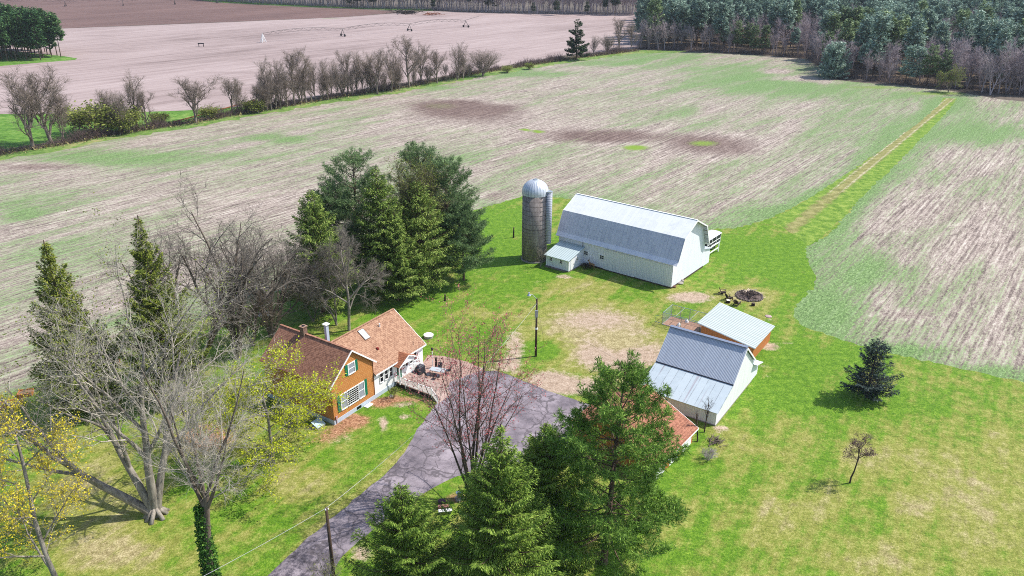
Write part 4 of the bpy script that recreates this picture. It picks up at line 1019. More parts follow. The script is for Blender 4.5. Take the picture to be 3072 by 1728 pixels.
# livestock trailer behind the barn
tr = mk('livestock_trailer', 'livestock trailer with shade-dark open sides and a pale ribbed roof parked behind the barn', 'trailer', (35.25, 132.35, 0), math.radians(52))
mb = MB(); mb.b2((-2.7, -1.05, .55), (2.7, 1.05, 2.2)); mb.build('body', plain('trailer_inner_shade', '#23282a', .6, vary=.3), tr)  # solid dark box: shade inside the open sides put into its colour
prof = [(1.2 * math.cos(a), 2.2 + .26 * math.sin(a)) for a in np.linspace(0, math.pi, 9)]
mb = MB(); mb.prism(prof[::-1], -2.8, 2.8); mb.build('roof', mat_ribbed('trailer_roof_ribs', '#d0cfd6', '#a8a7b0', 0, .7), tr)
for z in (.55, 1.25, 2.1):
    mb = MB(); mb.b2((-2.72, -1.1, z), (2.72, -1.06, z + .12)); mb.b2((-2.72, 1.06, z), (2.72, 1.1, z + .12)); mb.build('rail', M_trim, tr)
for x in (-2.7, -.9, .9, 2.66):
    mb = MB(); mb.b2((x - .03, -1.12, .5), (x + .05, -1.06, 2.2)); mb.build('upright', M_trim, tr)
mb = MB(); mb.b2((-1.0, -1.35, .72), (.8, -1.1, .8)); mb.build('fender', M_trim, tr)
for x in (-.55, .35):
    for y in (-1.22, 1.05):
        mb = MB(); mb.bar((x, y, .35), (x, y + .2, .35), .68, k=18); w_ = mb.build('wheel', M_dark, tr)
        mb = MB(); mb.bar((x, y - .01, .35), (x, y + .21, .35), .3, k=12); mb.build('rim', M_galv, w_)
mb = MB(); mb.bar((2.7, 0, .5), (3.9, 0, .5), .1); mb.bar((3.8, 0, 0), (3.8, 0, .5), .07); mb.build('drawbar', M_dark, tr)
fr = mk('timber_gate', 'white timber gate frame standing between the barn lean-to and the trailer', 'gate', (34.2, 127.2, 0), math.radians(52))
for x in (0, 3.9):
    mb = MB(); mb.b2((x - .08, -.08, 0), (x + .08, .08, 2.0)); mb.build('post', M_trim, fr)
for z in (.75, 1.75):
    mb = MB(); mb.b2((.08, -.04, z - .1), (3.82, .04, z + .1)); mb.build('rail', M_trim, fr)

# garden things below the red maple
o = mk('garden_statue', 'seated garden figure with a white wide brimmed hat under the red budding tree', 'garden statue', G(1376, 1500), 2.6)
skin_obj('body', [(0, 0, .3), (0, 0, .52), (0, 0, .72), (0, 0, .86), (.28, .1, .3), (.34, .1, .04), (.28, -.1, .3), (.34, -.1, .04), (.1, .2, .5), (.26, .12, .36), (.1, -.2, .5), (.26, -.12, .36), (0, .16, .66), (0, -.16, .66)],
         [(0, 1), (1, 2), (2, 3), (0, 4), (4, 5), (0, 6), (6, 7), (2, 12), (12, 8), (8, 9), (2, 13), (13, 10), (10, 11)], [.13, .13, .1, .09, .08, .05, .08, .05, .05, .04, .05, .04, .06, .06], plain('pale_figure', '#b9a9b4', .8, vary=.2), o)
mb = MB(); mb.cyl((0, 0, .9), .27, .03, 20); mb.cyl((0, 0, .93), .14, .13, 16, .12); mb.build('hat', M_trim, o)
mb = MB(); mb.b2((-.3, -.3, 0), (.16, .3, .2)); mb.build('plinth', M_conc, o)
o = mk('log', 'faded pinkish log lying across the garden bed below the red budding tree', 'log', G(1331, 1525), .1)
mb = MB(); mb.bar((-.55, 0, .2), (.55, 0, .2), .4, k=14); mb.build('bark', plain('pink_log', '#a5716b', .9, vary=.25), o); mb = MB(); mb.bar((.55, 0, .2), (.57, 0, .2), .36, k=14); mb.build('cut_face', plain('log_end', '#c9b096', .9), o)
o = mk('garden_bench', 'small grey slatted bench beside the pinkish log', 'bench', G(1336, 1540), .15)
for s in (-.5, .5):
    mb = MB(); mb.b2((s - .03, -.2, 0), (s + .03, .2, .34)); mb.build('leg', M_conc, o)
mb = MB()
for k in range(3): mb.b2((-.65, -.2 + k * .145, .34), (.65, -.09 + k * .145, .38))
mb.build('seat', M_trim, o)
rock('dark purple brown stone beside the garden log', G(1326, 1508), .36, 12, plain('purple_stone', '#5b4450', .9, vary=.25), .6)
rock('small white stone by the shrub at the house front', G(1174, 1190), .22, 13, M_trim, .8)

# timber raised beds behind the big maple
M_new = plain('new_timber', '#b4703a', .85, vary=.2)
def raised_bed(label, p, rz, L, W):
    o = mk('raised_bed', label, 'raised bed', p, rz)
    mb = MB()
    for y in (-W / 2, W / 2): mb.b2((-L / 2, y - .04, 0), (L / 2, y + .04, .45))
    for x in (-L / 2 - .04, L / 2 + .04): mb.b2((x - .04, -W / 2 - .04, 0), (x + .04, W / 2 + .04, .45))
    mb.build('frame', M_new, o); mb = MB(); mb.b2((-L / 2, -W / 2 + .04, 0), (L / 2, W / 2 - .04, .34)); mb.build('soil', plain('bed_soil', '#8a6a4c', .95, vary=.3), o)
raised_bed('orange timber raised bed at the far left edge of the lawn', G(8, 1222), .45, 4.0, 1.3)
raised_bed('orange timber raised bed half hidden behind the bare limbs of the big maple', G(316, 1098), .3, 3.2, 1.2)
raised_bed('small orange timber bed just behind the left edge tree limbs', G(78, 1184), .3, 1.4, 1.2)
# white tank behind the thicket
o = mk('propane_tank', 'white rounded propane tank behind the bare thicket left of the house', 'tank', G(797, 958), .3)
mb = MB(); mb.bar((-.75, 0, .75), (.75, 0, .75), .9, k=18); mb.bar((-.95, 0, .75), (-.75, 0, .75), .62, k=18); mb.bar((.75, 0, .75), (.95, 0, .75), .62, k=18); mb.build('vessel', M_trim, o, bevel=.0)
for x in (-.5, .5):
    mb = MB(); mb.b2((x - .06, -.3, 0), (x + .06, .3, .36)); mb.build('foot', M_conc, o)
o = mk('cellar_hatch', 'pale blue grey sloping hatch on the ground at the left corner of the house', 'hatch', G(956, 1280), .996)
mb = MB(); mb.add([(-.6, -.5, 0), (.6, -.5, 0), (.6, .5, 0), (-.6, .5, 0), (-.6, -.5, .25), (.6, -.5, .25), (.6, .5, .7), (-.6, .5, .7)], [(0, 3, 2, 1), (0, 1, 5, 4), (1, 2, 6, 5), (2, 3, 7, 6), (3, 0, 4, 7)]); mb.build('frame', M_conc, o)
mb = MB(); mb.slab([(-.62, -.52, .28), (.62, -.52, .28), (.62, .5, .74), (-.62, .5, .74)], .03); mb.build('cover', plain('hatch_blue', '#a7bcc4', .6), o)

# ------------------------------------------------------------------ centre pivot irrigators in the far fields
M_pivot = plain('pivot_steel', '#4d4a4a', .6, .3)
def pivot(label, stations, hub, tail=None):
    """stations: ground points of the wheeled towers"""
    o = mk('irrigation_pivot', label, 'irrigation machine', stations[0])
    base = Vector(stations[0]); S_ = [Vector(p) - base for p in stations]
    if tail: S_.append(Vector(tail) - base)
    for i, p in enumerate(S_):
        if tail and i == len(S_) - 1: continue
        ahead = S_[i + 1] if i + 1 < len(S_) else S_[i]
        back = S_[i - 1] if i else S_[i]
        d = (ahead - back).normalized(); n = Vector((-d.y, d.x, 0))
        mb = MB(); top = p + Vector((0, 0, 3.9))
        if i == 0 and hub:
            for a in (-1.2, 1.2):
                for b in (-1.2, 1.2): mb.bar(p + d * a + n * b, top + Vector((0, 0, .6)), .25)
            mb.build('pivot_stand', M_trim, o)
            mb = MB(); mb.box(p + Vector((0, 0, 1.0)) + n * 1.0, (.8, .6, 1.4)); mb.build('control_box', M_trim, o)
        else:
            for s in (-1, 1): mb.bar(p + n * s * 2.0 + Vector((0, 0, .8)), top, .22)
            mb.bar(p + n * 2.0 + Vector((0, 0, .8)), p - n * 2.0 + Vector((0, 0, .8)), .25, .3)
            tw = mb.build('tower', M_pivot, o)
            for s in (-1, 1):
                mb = MB(); c = p + n * s * 2.1 + Vector((0, 0, .7)); mb.bar(c - d * .2, c + d * .2, 1.4, k=12); mb.build('wheel', M_dark, tw)
    for i in range(len(S_) - 1):
        a, b = S_[i] + Vector((0, 0, 4.2 if i or not hub else 4.6)), S_[i + 1] + Vector((0, 0, 4.2)); mb = MB(); K = 8 if not (tail and i == len(S_) - 2) else 2
        arch = lambda t: a.lerp(b, t) + Vector((0, 0, 1.6 * 4 * t * (1 - t) if K == 8 else .3))
        low = lambda t: a.lerp(b, t) + Vector((0, 0, 1.6 * 4 * t * (1 - t) - 1.4))
        d = (b - a).normalized(); n = Vector((-d.y, d.x, 0)) * .8
        for k in range(K): mb.bar(arch(k / K), arch((k + 1) / K), .2, k=6)
        if K == 8:
            for k in range(K):
                t0, t1, tm = k / K, (k + 1) / K, (k + .5) / K
                for s in (-1, 1):
                    mb.bar(arch(t0), low(tm) + n * s, .05, k=4); mb.bar(low(tm) + n * s, arch(t1), .05, k=4)
                    if k < K - 1: mb.bar(low(tm) + n * s, low((k + 1.5) / K) + n * s, .04, k=4)
                mb.bar(low(tm) + n, low(tm) - n, .05, k=4)
        mb.build('span', M_pivot, o)
    return o
pivot('long wheeled irrigation machine crossing the pale far field with a white hub', [G(790, 127), G(1029, 109), G(1229, 93), G(1398, 82)], True, G(1436, 70))
pivot('most distant wheeled irrigation machine along the top of the ploughed field', [G(-190, 24), G(4, 21), G(197, 19), G(370, 17), G(525, 13), G(652, 9)], False)
o = mk('hydrant_stand', 'tiny dark metal stand alone in the pale far field', 'hydrant', G(604, 140))
mb = MB()
for x in (-1.2, 1.2): mb.bar((x, 0, 0), (x, 0, 1.5), .25)
mb.build('legs', M_dark, o); mb = MB(); mb.b2((-1.5, -.4, 1.4), (1.5, .4, 1.8)); mb.build('bar', M_dark, o)
mb = MB(); a, b = Vector(G(521, 366, .5)), Vector(G(771, 299, .5)); mb.bar(a, b, .4, k=8)
c_ = a.lerp(b, .02)
o = mb.build('irrigation_pipe', M_rust); tag(o, 'long rusty pipe lying in the grass strip behind the hedgerow', 'pipe')
# ------------------------------------------------------------------ trees
def tubes(polys, k):
    """polys: list of (points (n,3), radii (n,)) -> vertices, quads"""
    groups = {}
    for p, r in polys: groups.setdefault(len(p), []).append((p, r))
    Vs, Fs, base = [], [], 0
    for n, lst in groups.items():
        P = np.array([p for p, _ in lst], float); R = np.array([r for _, r in lst], float)
        T = np.gradient(P, axis=1); T /= np.linalg.norm(T, axis=2, keepdims=True) + 1e-9
        ref = np.where(np.abs(T[:, :1, 2:3]) < .9, np.array([0, 0, 1.0]), np.array([1.0, 0, 0]))
        B = np.cross(T, ref); B /= np.linalg.norm(B, axis=2, keepdims=True) + 1e-9
        Nn = np.cross(B, T)
        a = 2 * np.pi * np.arange(k) / k
        ring = P[:, :, None, :] + R[:, :, None, None] * (B[:, :, None, :] * np.cos(a)[None, None, :, None] + Nn[:, :, None, :] * np.sin(a)[None, None, :, None])
        m = len(lst); V = ring.reshape(-1, 3)
        i = np.arange(m)[:, None, None] * n * k + np.arange(n - 1)[None, :, None] * k + np.arange(k)[None, None, :]
        j = np.arange(m)[:, None, None] * n * k + np.arange(n - 1)[None, :, None] * k + (np.arange(k)[None, None, :] + 1) % k
        F = np.stack([i, j, j + k, i + k], -1).reshape(-1, 4) + base
        Vs.append(V); Fs.append(F); base += len(V)
    return np.concatenate(Vs), np.concatenate(Fs)

def unit(v): return v / (np.linalg.norm(v, axis=-1, keepdims=True) + 1e-9)

def twig_layer(rng, parents, m, L, ang, up, r, n=3, t0=.25):
    lens = np.array([np.linalg.norm(p[-1] - p[0]) for p, _ in parents]); cnt = np.array([len(p) for p, _ in parents]); off = np.concatenate([[0], np.cumsum(cnt)[:-1]])
    pts = np.concatenate([p for p, _ in parents]); idx = rng.choice(len(parents), m, p=lens / lens.sum())
    f = (t0 + (1 - t0) * rng.random(m)) * (cnt[idx] - 1); a = np.minimum(f.astype(int), cnt[idx] - 2); w = (f - a)[:, None]; a = a + off[idx]
    pos = pts[a] * (1 - w) + pts[a + 1] * w; d = unit(pts[a + 1] - pts[a]); sd = unit(np.cross(d, rng.normal(0, 1, (m, 3))))
    an = (ang * rng.uniform(.6, 1.35, m))[:, None]; dd = unit(d * np.cos(an) + sd * np.sin(an) + np.array([0, 0, up])); l = (L * rng.uniform(.5, 1.25, m))[:, None]
    P = [pos]
    for _ in range(n - 1):
        dd = unit(dd + rng.normal(0, .16, (m, 3)) + np.array([0, 0, up * .5])); P.append(P[-1] + dd * l / (n - 1))
    P = np.stack(P, 1); R = np.linspace(r, r * .45, n)
    return [(P[i], R) for i in range(m)]

def grow(rng, p, d, L, r, lvl, c, out):
    n = c['seg'][lvl]; pts, rad = [p], [r]; d = unit(d)
    for i in range(n):
        d = unit(d + rng.normal(0, c['wig'][lvl], 3) + np.array([0, 0, c['up'][lvl]])); p = p + d * L / n
        pts.append(p); rad.append(r * (1 - (1 - c['tip'][lvl]) * (i + 1) / n))
    pts, rad = np.array(pts), np.array(rad); out[lvl].append((pts, rad))
    if lvl + 1 < len(c['n']):
        m = c['n'][lvl + 1]; a0 = rng.uniform(0, 6.28)
        for k in range(m):
            t = c['t0'][lvl + 1] + (1 - c['t0'][lvl + 1]) * (k + rng.random() * .9) / m
            f = t * n; a = min(int(f), n - 1); w = f - a
            pos = pts[a] * (1 - w) + pts[a + 1] * w; rr = rad[a] * (1 - w) + rad[a + 1] * w
            tg = unit(pts[a + 1] - pts[a]); ph = a0 + k * 2.4 + rng.normal(0, .4)
            s1 = unit(np.cross(tg, np.array([.3, .2, .93]))); s2 = np.cross(tg, s1); side = s1 * math.cos(ph) + s2 * math.sin(ph)
            an = c['ang'][lvl + 1] * rng.uniform(.75, 1.25)
            l = L * c['len'][lvl + 1] * (1.15 - c['taper'] * t) * rng.uniform(.75, 1.25)
            grow(rng, pos, tg * math.cos(an) + side * math.sin(an), l, min(rr * .78, rr * c['thin'][lvl + 1]), lvl + 1, c, out)

def quads(rng, pos, size, flat=0.0, aspect=.6, dirs=None):
    """one small leaf quad at each position"""
    n = len(pos)
    a = unit(rng.normal(0, 1, (n, 3))) if dirs is None else unit(dirs)
    b = unit(np.cross(a, unit(rng.normal(0, 1, (n, 3)) + np.array([0, 0, flat * 3]))))
    s = size * rng.uniform(.6, 1.3, (n, 1))
    V = np.stack([pos - b * s * aspect * .15, pos + a * s * .5 + b * s * aspect * .5, pos + a * s, pos + a * s * .5 - b * s * aspect * .5], 1).reshape(-1, 3)
    return V, np.arange(4 * n).reshape(n, 4)

def leaf_mat(name, stops, trans=.25, rnd=.2):
    m = Mat(name); geo = m.new('NewGeometry'); oi = m.new('ObjectInfo'); co = m.coord('Object')
    f = m.math('ADD', m.math('MULTIPLY', geo.outputs['Random Per Island'], .62), m.math('MULTIPLY', m.noise(co, .55, 3, .6), .38))
    f = m.math('ADD', f, m.math('MULTIPLY_ADD', oi.outputs['Random'], rnd, -rnd / 2))
    col = m.ramp(f, stops); m.done(col, .75)
    m.b.inputs['Specular IOR Level'].default_value = .15
    if trans:
        tr = m.new('BsdfTranslucent'); m.put(tr.inputs['Color'], col); mx = m.new('MixShader'); mx.inputs[0].default_value = trans
        m.t.links.new(m.b.outputs[0], mx.inputs[1]); m.t.links.new(tr.outputs[0], mx.inputs[2])
        m.t.links.new(mx.outputs[0], m.t.nodes['Material Output'].inputs[0])
    return m.m

def bark_mat(name, lo, hi, scale=3.0):
    m = Mat(name); co = m.coord(); oi = m.new('ObjectInfo'); n = m.noise(m.mapping(co, (1, 1, .25)), scale, 5, .75)
    n = m.math('ADD', n, m.math('MULTIPLY_ADD', oi.outputs['Random'], .1, -.05))
    m.bump(n, .6, .04)
    return m.done(m.ramp(n, [(.35, lo), (.62, hi)]), .95)

K_grey = bark_mat('grey_bark', '#57514a', '#978f84'); K_pale = bark_mat('pale_twigs', '#847c70', '#bbb3a5'); K_brown = bark_mat('brown_bark', '#4a4038', '#7a6e60'); K_dark = bark_mat('dark_bark', '#332b27', '#5c5049')
K_pine = bark_mat('pine_bark', '#3d302a', '#6e5a4c'); K_far = bark_mat('hedge_bark', '#5f534b', '#968a7e'); K_farpale = bark_mat('hazed_wood_twigs', '#85787b', '#b5a8ab')  # last one paled: the haze over the far woods is put into its colour
L_spruce = leaf_mat('spruce_needles', [(.12, '#38501c'), (.42, '#637f2e'), (.7, '#92ac48'), (.95, '#bcca76')])
L_grove = leaf_mat('grove_spruce_needles', [(.15, '#35491f'), (.45, '#5d7632'), (.72, '#8ba04a'), (.95, '#b3bc6e')])
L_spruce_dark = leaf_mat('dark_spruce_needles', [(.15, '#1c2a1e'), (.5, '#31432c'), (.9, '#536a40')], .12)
L_cedar = leaf_mat('cedar_foliage', [(.15, '#3a4a1c'), (.45, '#63722a'), (.7, '#87933a'), (.95, '#a8a452')])
L_pine = leaf_mat('pine_needles', [(.12, '#345020'), (.42, '#618538'), (.72, '#92b350'), (.95, '#b4cc72')])
L_pine_dark = leaf_mat('dark_pine_needles', [(.15, '#364a30'), (.5, '#5f7a4e'), (.9, '#94ab72')])
L_forest = leaf_mat('hazed_forest_needles', [(.1, '#4f6356'), (.45, '#789080'), (.75, '#a0b5a2'), (.95, '#c2d0bd')], .15, .3)  # needles paled towards grey, distance haze put into the colour
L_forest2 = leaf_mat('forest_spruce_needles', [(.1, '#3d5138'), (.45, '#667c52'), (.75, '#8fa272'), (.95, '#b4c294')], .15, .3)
L_island = leaf_mat('island_pine_needles', [(.1, '#223d24'), (.5, '#3d6038'), (.9, '#6a8a52')], .15, .3)
L_blue = leaf_mat('blue_spruce_needles', [(.15, '#1c2625'), (.5, '#354440'), (.9, '#64736a')], .05)
L_bud = leaf_mat('olive_buds', [(.15, '#5c6a2c'), (.5, '#818b42'), (.9, '#a8ab66')], .3)
L_yellow = leaf_mat('yellow_green_leaves', [(.15, '#a3ad1a'), (.5, '#cdd52c'), (.9, '#eaea5c')], .35)
L_gold = leaf_mat('gold_flowers', [(.15, '#a8a034'), (.5, '#d6c636'), (.9, '#eedc52')], .35)
L_red = leaf_mat('red_buds', [(.15, '#8e3a42'), (.5, '#bd6066'), (.9, '#de9a98')], .3)
L_purple = leaf_mat('purple_leaves', [(.15, '#4a3338'), (.5, '#70545a'), (.9, '#9a8288')], .2)
L_ivy = leaf_mat('ivy_leaves', [(.15, '#24431b'), (.5, '#416a2a'), (.9, '#7da343')], .2)
L_shrub = leaf_mat('shrub_buds', [(.15, '#5a6430'), (.5, '#808a3e'), (.9, '#a5a860')], .3)

def bare_tree_meshes(seed, H, cfg, stems=((0, 0, 1),), twigs=2500, twig_len=.8, tr=.010, r0=.25, leaf=None, trunk_levels=2, pct=96.5):
    """returns (trunk mesh, branch mesh, leaf mesh or None), rooted at the origin"""
    rng = np.random.default_rng(seed)
    c = dict(seg=[7, 6, 5, 4], wig=[.05, .12, .16, .2], up=[.02, .05, .05, .05], tip=[.45, .3, .3, .4], n=[1, 6, 6, 5], t0=[0, .35, .3, .25], ang=[0, .7, .8, .8], len=[1, .6, .55, .55], thin=[1, .6, .55, .6], taper=.6, L0=.62)
    c.update(cfg); out = [[] for _ in c['n']]
    for s in stems:
        d = np.array(s[:3], float); f = s[3] if len(s) > 3 else 1.0
        grow(rng, np.array([rng.normal(0, .04), rng.normal(0, .04), -.15]), d, H * c['L0'] * f, r0 * (f if len(stems) > 1 else 1), 0, c, out)
    fine = [p for l in out[trunk_levels:] for p in l]
    tw = twig_layer(rng, out[-1] + (out[-2] if len(out) > 2 else []), twigs, twig_len, .75, c['up'][-1], tr)
    top = np.percentile([p[0][-1, 2] for p in tw], pct)
    sc = H / top
    V1, F1 = tubes([p for l in out[:1] for p in l], 9); o1 = len(V1)
    if trunk_levels > 1:
        V1b, F1b = tubes([p for l in out[1:trunk_levels] for p in l], 6); V1 = np.concatenate([V1, V1b]); F1 = np.concatenate([F1, F1b + o1])
    V2, F2 = tubes(fine, 4); V3, F3 = tubes(tw, 3)
    m1 = np_mesh('trunk', V1 * sc, [F1]); m2 = np_mesh('branches', np.concatenate([V2, V3]) * sc, [F2, F3 + len(V2)])
    m3 = None
    if leaf:
        n, size, spread = leaf
        pick = rng.integers(0, len(tw), n); t = rng.random((n, 1)); P0 = np.array([p[0][0] for p in tw])[pick]; P1 = np.array([p[0][-1] for p in tw])[pick]
        V, F = quads(rng, (P0 + (P1 - P0) * (.3 + .7 * t) + rng.normal(0, spread, (n, 3))) * sc, size); m3 = np_mesh('leaves', V, [F])
    return m1, m2, m3

def add_tree(name, label, cat, p, meshes, bark, leafmat=None, group=None, rz=0.0, scale=None, twig=None, lname='foliage', smooth=True):
    t = thing(name, label, cat, p, rz, group, scale)
    link('trunk', meshes[0], bark, t, smooth); link('branches', meshes[1], twig or bark, t)
    if len(meshes) > 2 and meshes[2]: link(lname, meshes[2], leafmat, t)
    return t

def conifer_meshes(seed, H, R, base=.08, nbr=130, nspray=9000, size=.4, aspect=.35, shape=.9, droop=(-.25, .6), hang=.2, width=.38, r0=None, tuft=0, top_round=0.0, gaps=.25, bare_in=.15, lean=(0, 0)):
    rng = np.random.default_rng(seed); r0 = r0 or .018 * H
    zs = np.linspace(0, 1, 9); bend = np.array([[lean[0] * z * z * H + .006 * H * math.sin(3 * z + seed), lean[1] * z * z * H, z * H] for z in zs])
    trunk = (bend, np.linspace(r0, r0 * .12, 9))
    t = np.sort(rng.random(nbr) ** (1.0)) * .985
    prof = (1 - t) ** shape * (1 - .35 * np.exp(-t / .10))
    if top_round: prof = np.clip((1 - t) ** shape * (1 - top_round) + top_round * np.sqrt(np.clip(1 - t * t, 0, 1)), 0, 1)
    L = R * np.maximum(prof, .035) * (1 - gaps + gaps * 1.6 * rng.random(nbr))
    h = base * H + (1 - base) * H * t
    az = np.arange(nbr) * 2.39996 + rng.normal(0, .35, nbr)
    el = droop[0] + (droop[1] - droop[0]) * t + rng.normal(0, .10, nbr)
    ax = np.interp(h / H, zs, bend[:, 0]); ay = np.interp(h / H, zs, bend[:, 1])
    root = np.stack([ax, ay, h], 1); out_d = np.stack([np.cos(az), np.sin(az), np.zeros(nbr)], 1); side = np.stack([-np.sin(az), np.cos(az), np.zeros(nbr)], 1)
    def at(i, s):
        s = s[:, None]; Li = L[i][:, None]
        z = Li * (np.sin(el[i])[:, None] * s + .22 * s * s - .22 * s * (1 - s))
        return root[i] + out_d[i] * Li * s * np.cos(el[i])[:, None] + np.array([0, 0, 1.0]) * z
    polys = [trunk]; bl = []
    ss = np.linspace(0, 1, 5)
    for i in range(nbr):
        bl.append((at(np.full(5, i), ss), np.linspace(max(.05 * L[i] ** .6 * .55, .012), .008, 5)))
    V1, F1 = tubes(polys, 9); V2, F2 = tubes(bl, 4)
    m1 = np_mesh('trunk', V1, [F1]); m2 = np_mesh('branches', V2, [F2])
    w = L ** 1.5 + .02 * R; idx = rng.choice(nbr, nspray, p=w / w.sum())
    if not tuft:
        s = bare_in + (1 - bare_in) * rng.random(nspray) ** .75; lat = rng.uniform(-1, 1, nspray)
        pos = at(idx, s) + side[idx] * (lat * width * L[idx] * (1.05 - s * .75))[:, None]
        pos[:, 2] -= hang * L[idx] * np.abs(lat) * .35 * rng.random(nspray) + rng.random(nspray) * .18 * size
        pos += rng.normal(0, size * .18, (nspray, 3))
        d = out_d[idx] * (.85)[..., None] if False else out_d[idx] * .8 + side[idx] * (np.sign(lat) * .55)[:, None] + rng.normal(0, .28, (nspray, 3)) + np.array([0, 0, -hang])
        V, F = quads(rng, pos, size, .6, aspect, d)
    else:
        s = .35 + .65 * rng.random(nspray) ** .6; lat = rng.uniform(-1, 1, nspray)
        c = at(idx, s) + side[idx] * (lat * width * L[idx] * (1.05 - s * .6))[:, None] + rng.normal(0, .12, (nspray, 3)) + np.array([0, 0, .12]) * rng.random((nspray, 1))
        c = np.repeat(c, tuft, 0); dd = unit(rng.normal(0, 1, c.shape) + np.repeat(out_d[idx], tuft, 0) * .55 + np.array([0, 0, .65]))
        V, F = quads(rng, c, size, 0, aspect, dd)
    return m1, m2, np_mesh('foliage', V, [F])

def con_thing(label, p, meshes, leaf, bark=K_pine, name='conifer_tree', cat='tree', group=None, rz=0.0, scale=None):
    t = thing(name, label, cat, p, rz, group, scale)
    link('trunk', meshes[0], bark, t, True); link('branches', meshes[1], bark, t); link('foliage', meshes[2], leaf, t)
    return t

def at_px(u, v, vt):
    p = G(u, v); return p, height_of(p, vt)

# ---- four big conifers in the foreground
p, h = (-5.6, 45.4, 0), 0
p = G(1232, 1880); h = height_of(p, 1458)
con_thing('short bushy green spruce at the bottom edge left of the other foreground conifers', p, conifer_meshes(21, h, 5.6, .03, 230, 70000, .27, .24, .82, (-.1, .8), .25, .4, gaps=.6), L_spruce, name='spruce_tree')
p = G(1502, 1840); h = height_of(p, 1272)
con_thing('tall pointed green spruce in the middle of the bottom edge', p, conifer_meshes(22, h, 6.4, .03, 330, 105000, .27, .24, .98, (-.15, .8), .3, .36, gaps=.6), L_spruce, name='spruce_tree')
p = G(1625, 1650); h = height_of(p, 1268)
con_thing('slimmer green spruce directly behind the tall foreground spruce', p, conifer_meshes(23, h, 5.4, .04, 270, 70000, .27, .24, .9, (-.2, .7), .3, .36, gaps=.6), L_spruce, name='spruce_tree')
p = G(1600, 1545); h = height_of(p, 1292)
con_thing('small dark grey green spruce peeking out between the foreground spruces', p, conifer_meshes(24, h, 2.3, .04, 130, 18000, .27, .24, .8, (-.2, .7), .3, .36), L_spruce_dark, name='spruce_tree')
p = G(1812, 1690); h = height_of(p, 1106)
con_thing('large long needled pine with a bent dark trunk in front of the garage', p, conifer_meshes(25, h, 6.9, .12, 120, 5600, .42, .13, .55, (-.25, .8), .1, .36, r0=.34, tuft=14, gaps=.5, lean=(.03, 0)), L_pine, name='pine_tree')

# ---- red budding maple, driveway
p, h = G(1416, 1494), 0; h = height_of(p, 905)
st = [(.0, .05, 1, 1.0), (-.16, .05, 1, .95), (.10, .02, 1, .9), (-.1, -.1, 1, .9), (.06, .12, 1, .95), (-.32, -.05, 1, .8), (.2, .1, 1, .75), (.02, -.12, 1, .85)]
me_ = bare_tree_meshes(31, h, dict(n=[1, 9, 5], seg=[8, 6, 4], t0=[0, .22, .2], ang=[0, .62, .7], len=[1, .42, .5], wig=[.045, .1, .15], up=[.03, .06, .04], thin=[1, .5, .6], tip=[.12, .3, .3], L0=.82), st, 2600, .75, .009, .15, (6800, .15, .07), 1, 99.7)
add_tree('maple_tree', 'multi stemmed bare maple with red buds beside the driveway', 'tree', p, me_, K_brown, L_red, lname='buds')

# ---- big old maple on the left lawn
p = G(470, 1546)
cfg = dict(n=[1, 6, 7, 6], seg=[9, 8, 6, 4], t0=[0, .25, .25, .2], ang=[0, .42, .7, .8], len=[1, .62, .40, .5], wig=[.05, .10, .16, .2], up=[.0, .03, .05, .05], tip=[.22, .25, .3, .4], thin=[1, .66, .5, .6], taper=.35, L0=.78)
me_ = bare_tree_meshes(47, 25.0, cfg, [(-.66, .02, .9, .97), (-.46, .15, 1, .9), (-.04, .10, 1, 1.0), (.10, .22, 1, .9)], 7500, 1.1, .010, .52, (5200, .20, .2), 2)
mp = add_tree('maple_tree', 'huge old bare maple with forked grey limbs leaning over the left lawn', 'tree', p, me_, K_grey, L_bud, twig=K_pale, lname='buds')
mb = MB(); rng = np.random.default_rng(3)
for k in range(9):
    a = 2 * math.pi * k / 9 + rng.normal(0, .15); l = rng.uniform(.8, 1.3); mb.bar((.15 * math.cos(a), .15 * math.sin(a), .9), (l * math.cos(a), l * math.sin(a), -.05), .42, k=8)
mb.build('root_flare', K_grey, mp, True)

# ---- ivy trunk tree
p = G(640, 1765)
h = height_of(p, 1020)
cfg = dict(n=[1, 5, 14, 6], seg=[4, 8, 6, 3], t0=[0, .82, .12, .2], ang=[0, .32, .62, .6], len=[1, 1.75, .42, .5], wig=[.03, .05, .10, .15], up=[.0, .05, .05, .04], tip=[.8, .2, .3, .4], thin=[1, .62, .38, .6], taper=.5, L0=.38)
me_ = bare_tree_meshes(53, h, cfg, [(.02, 0, 1)], 5200, .75, .008, .30, None, 2)
iv = add_tree('ivy_clad_tree', 'bare vase shaped tree whose lower trunk is wrapped in green ivy', 'tree', p, me_, K_brown, twig=K_pale)
rng = np.random.default_rng(8); n = 5200; z = rng.random(n) ** 1.1 * h * .37; a = rng.uniform(0, 6.28, n); rr = rng.uniform(.28, .75, n) * (1.15 - .5 * z / (h * .37))
V, F = quads(rng, np.stack([rr * np.cos(a) + .02 * z, rr * np.sin(a), z], 1), .2, 0, .8); link('ivy', np_mesh('ivy', V, [F]), L_ivy, iv)

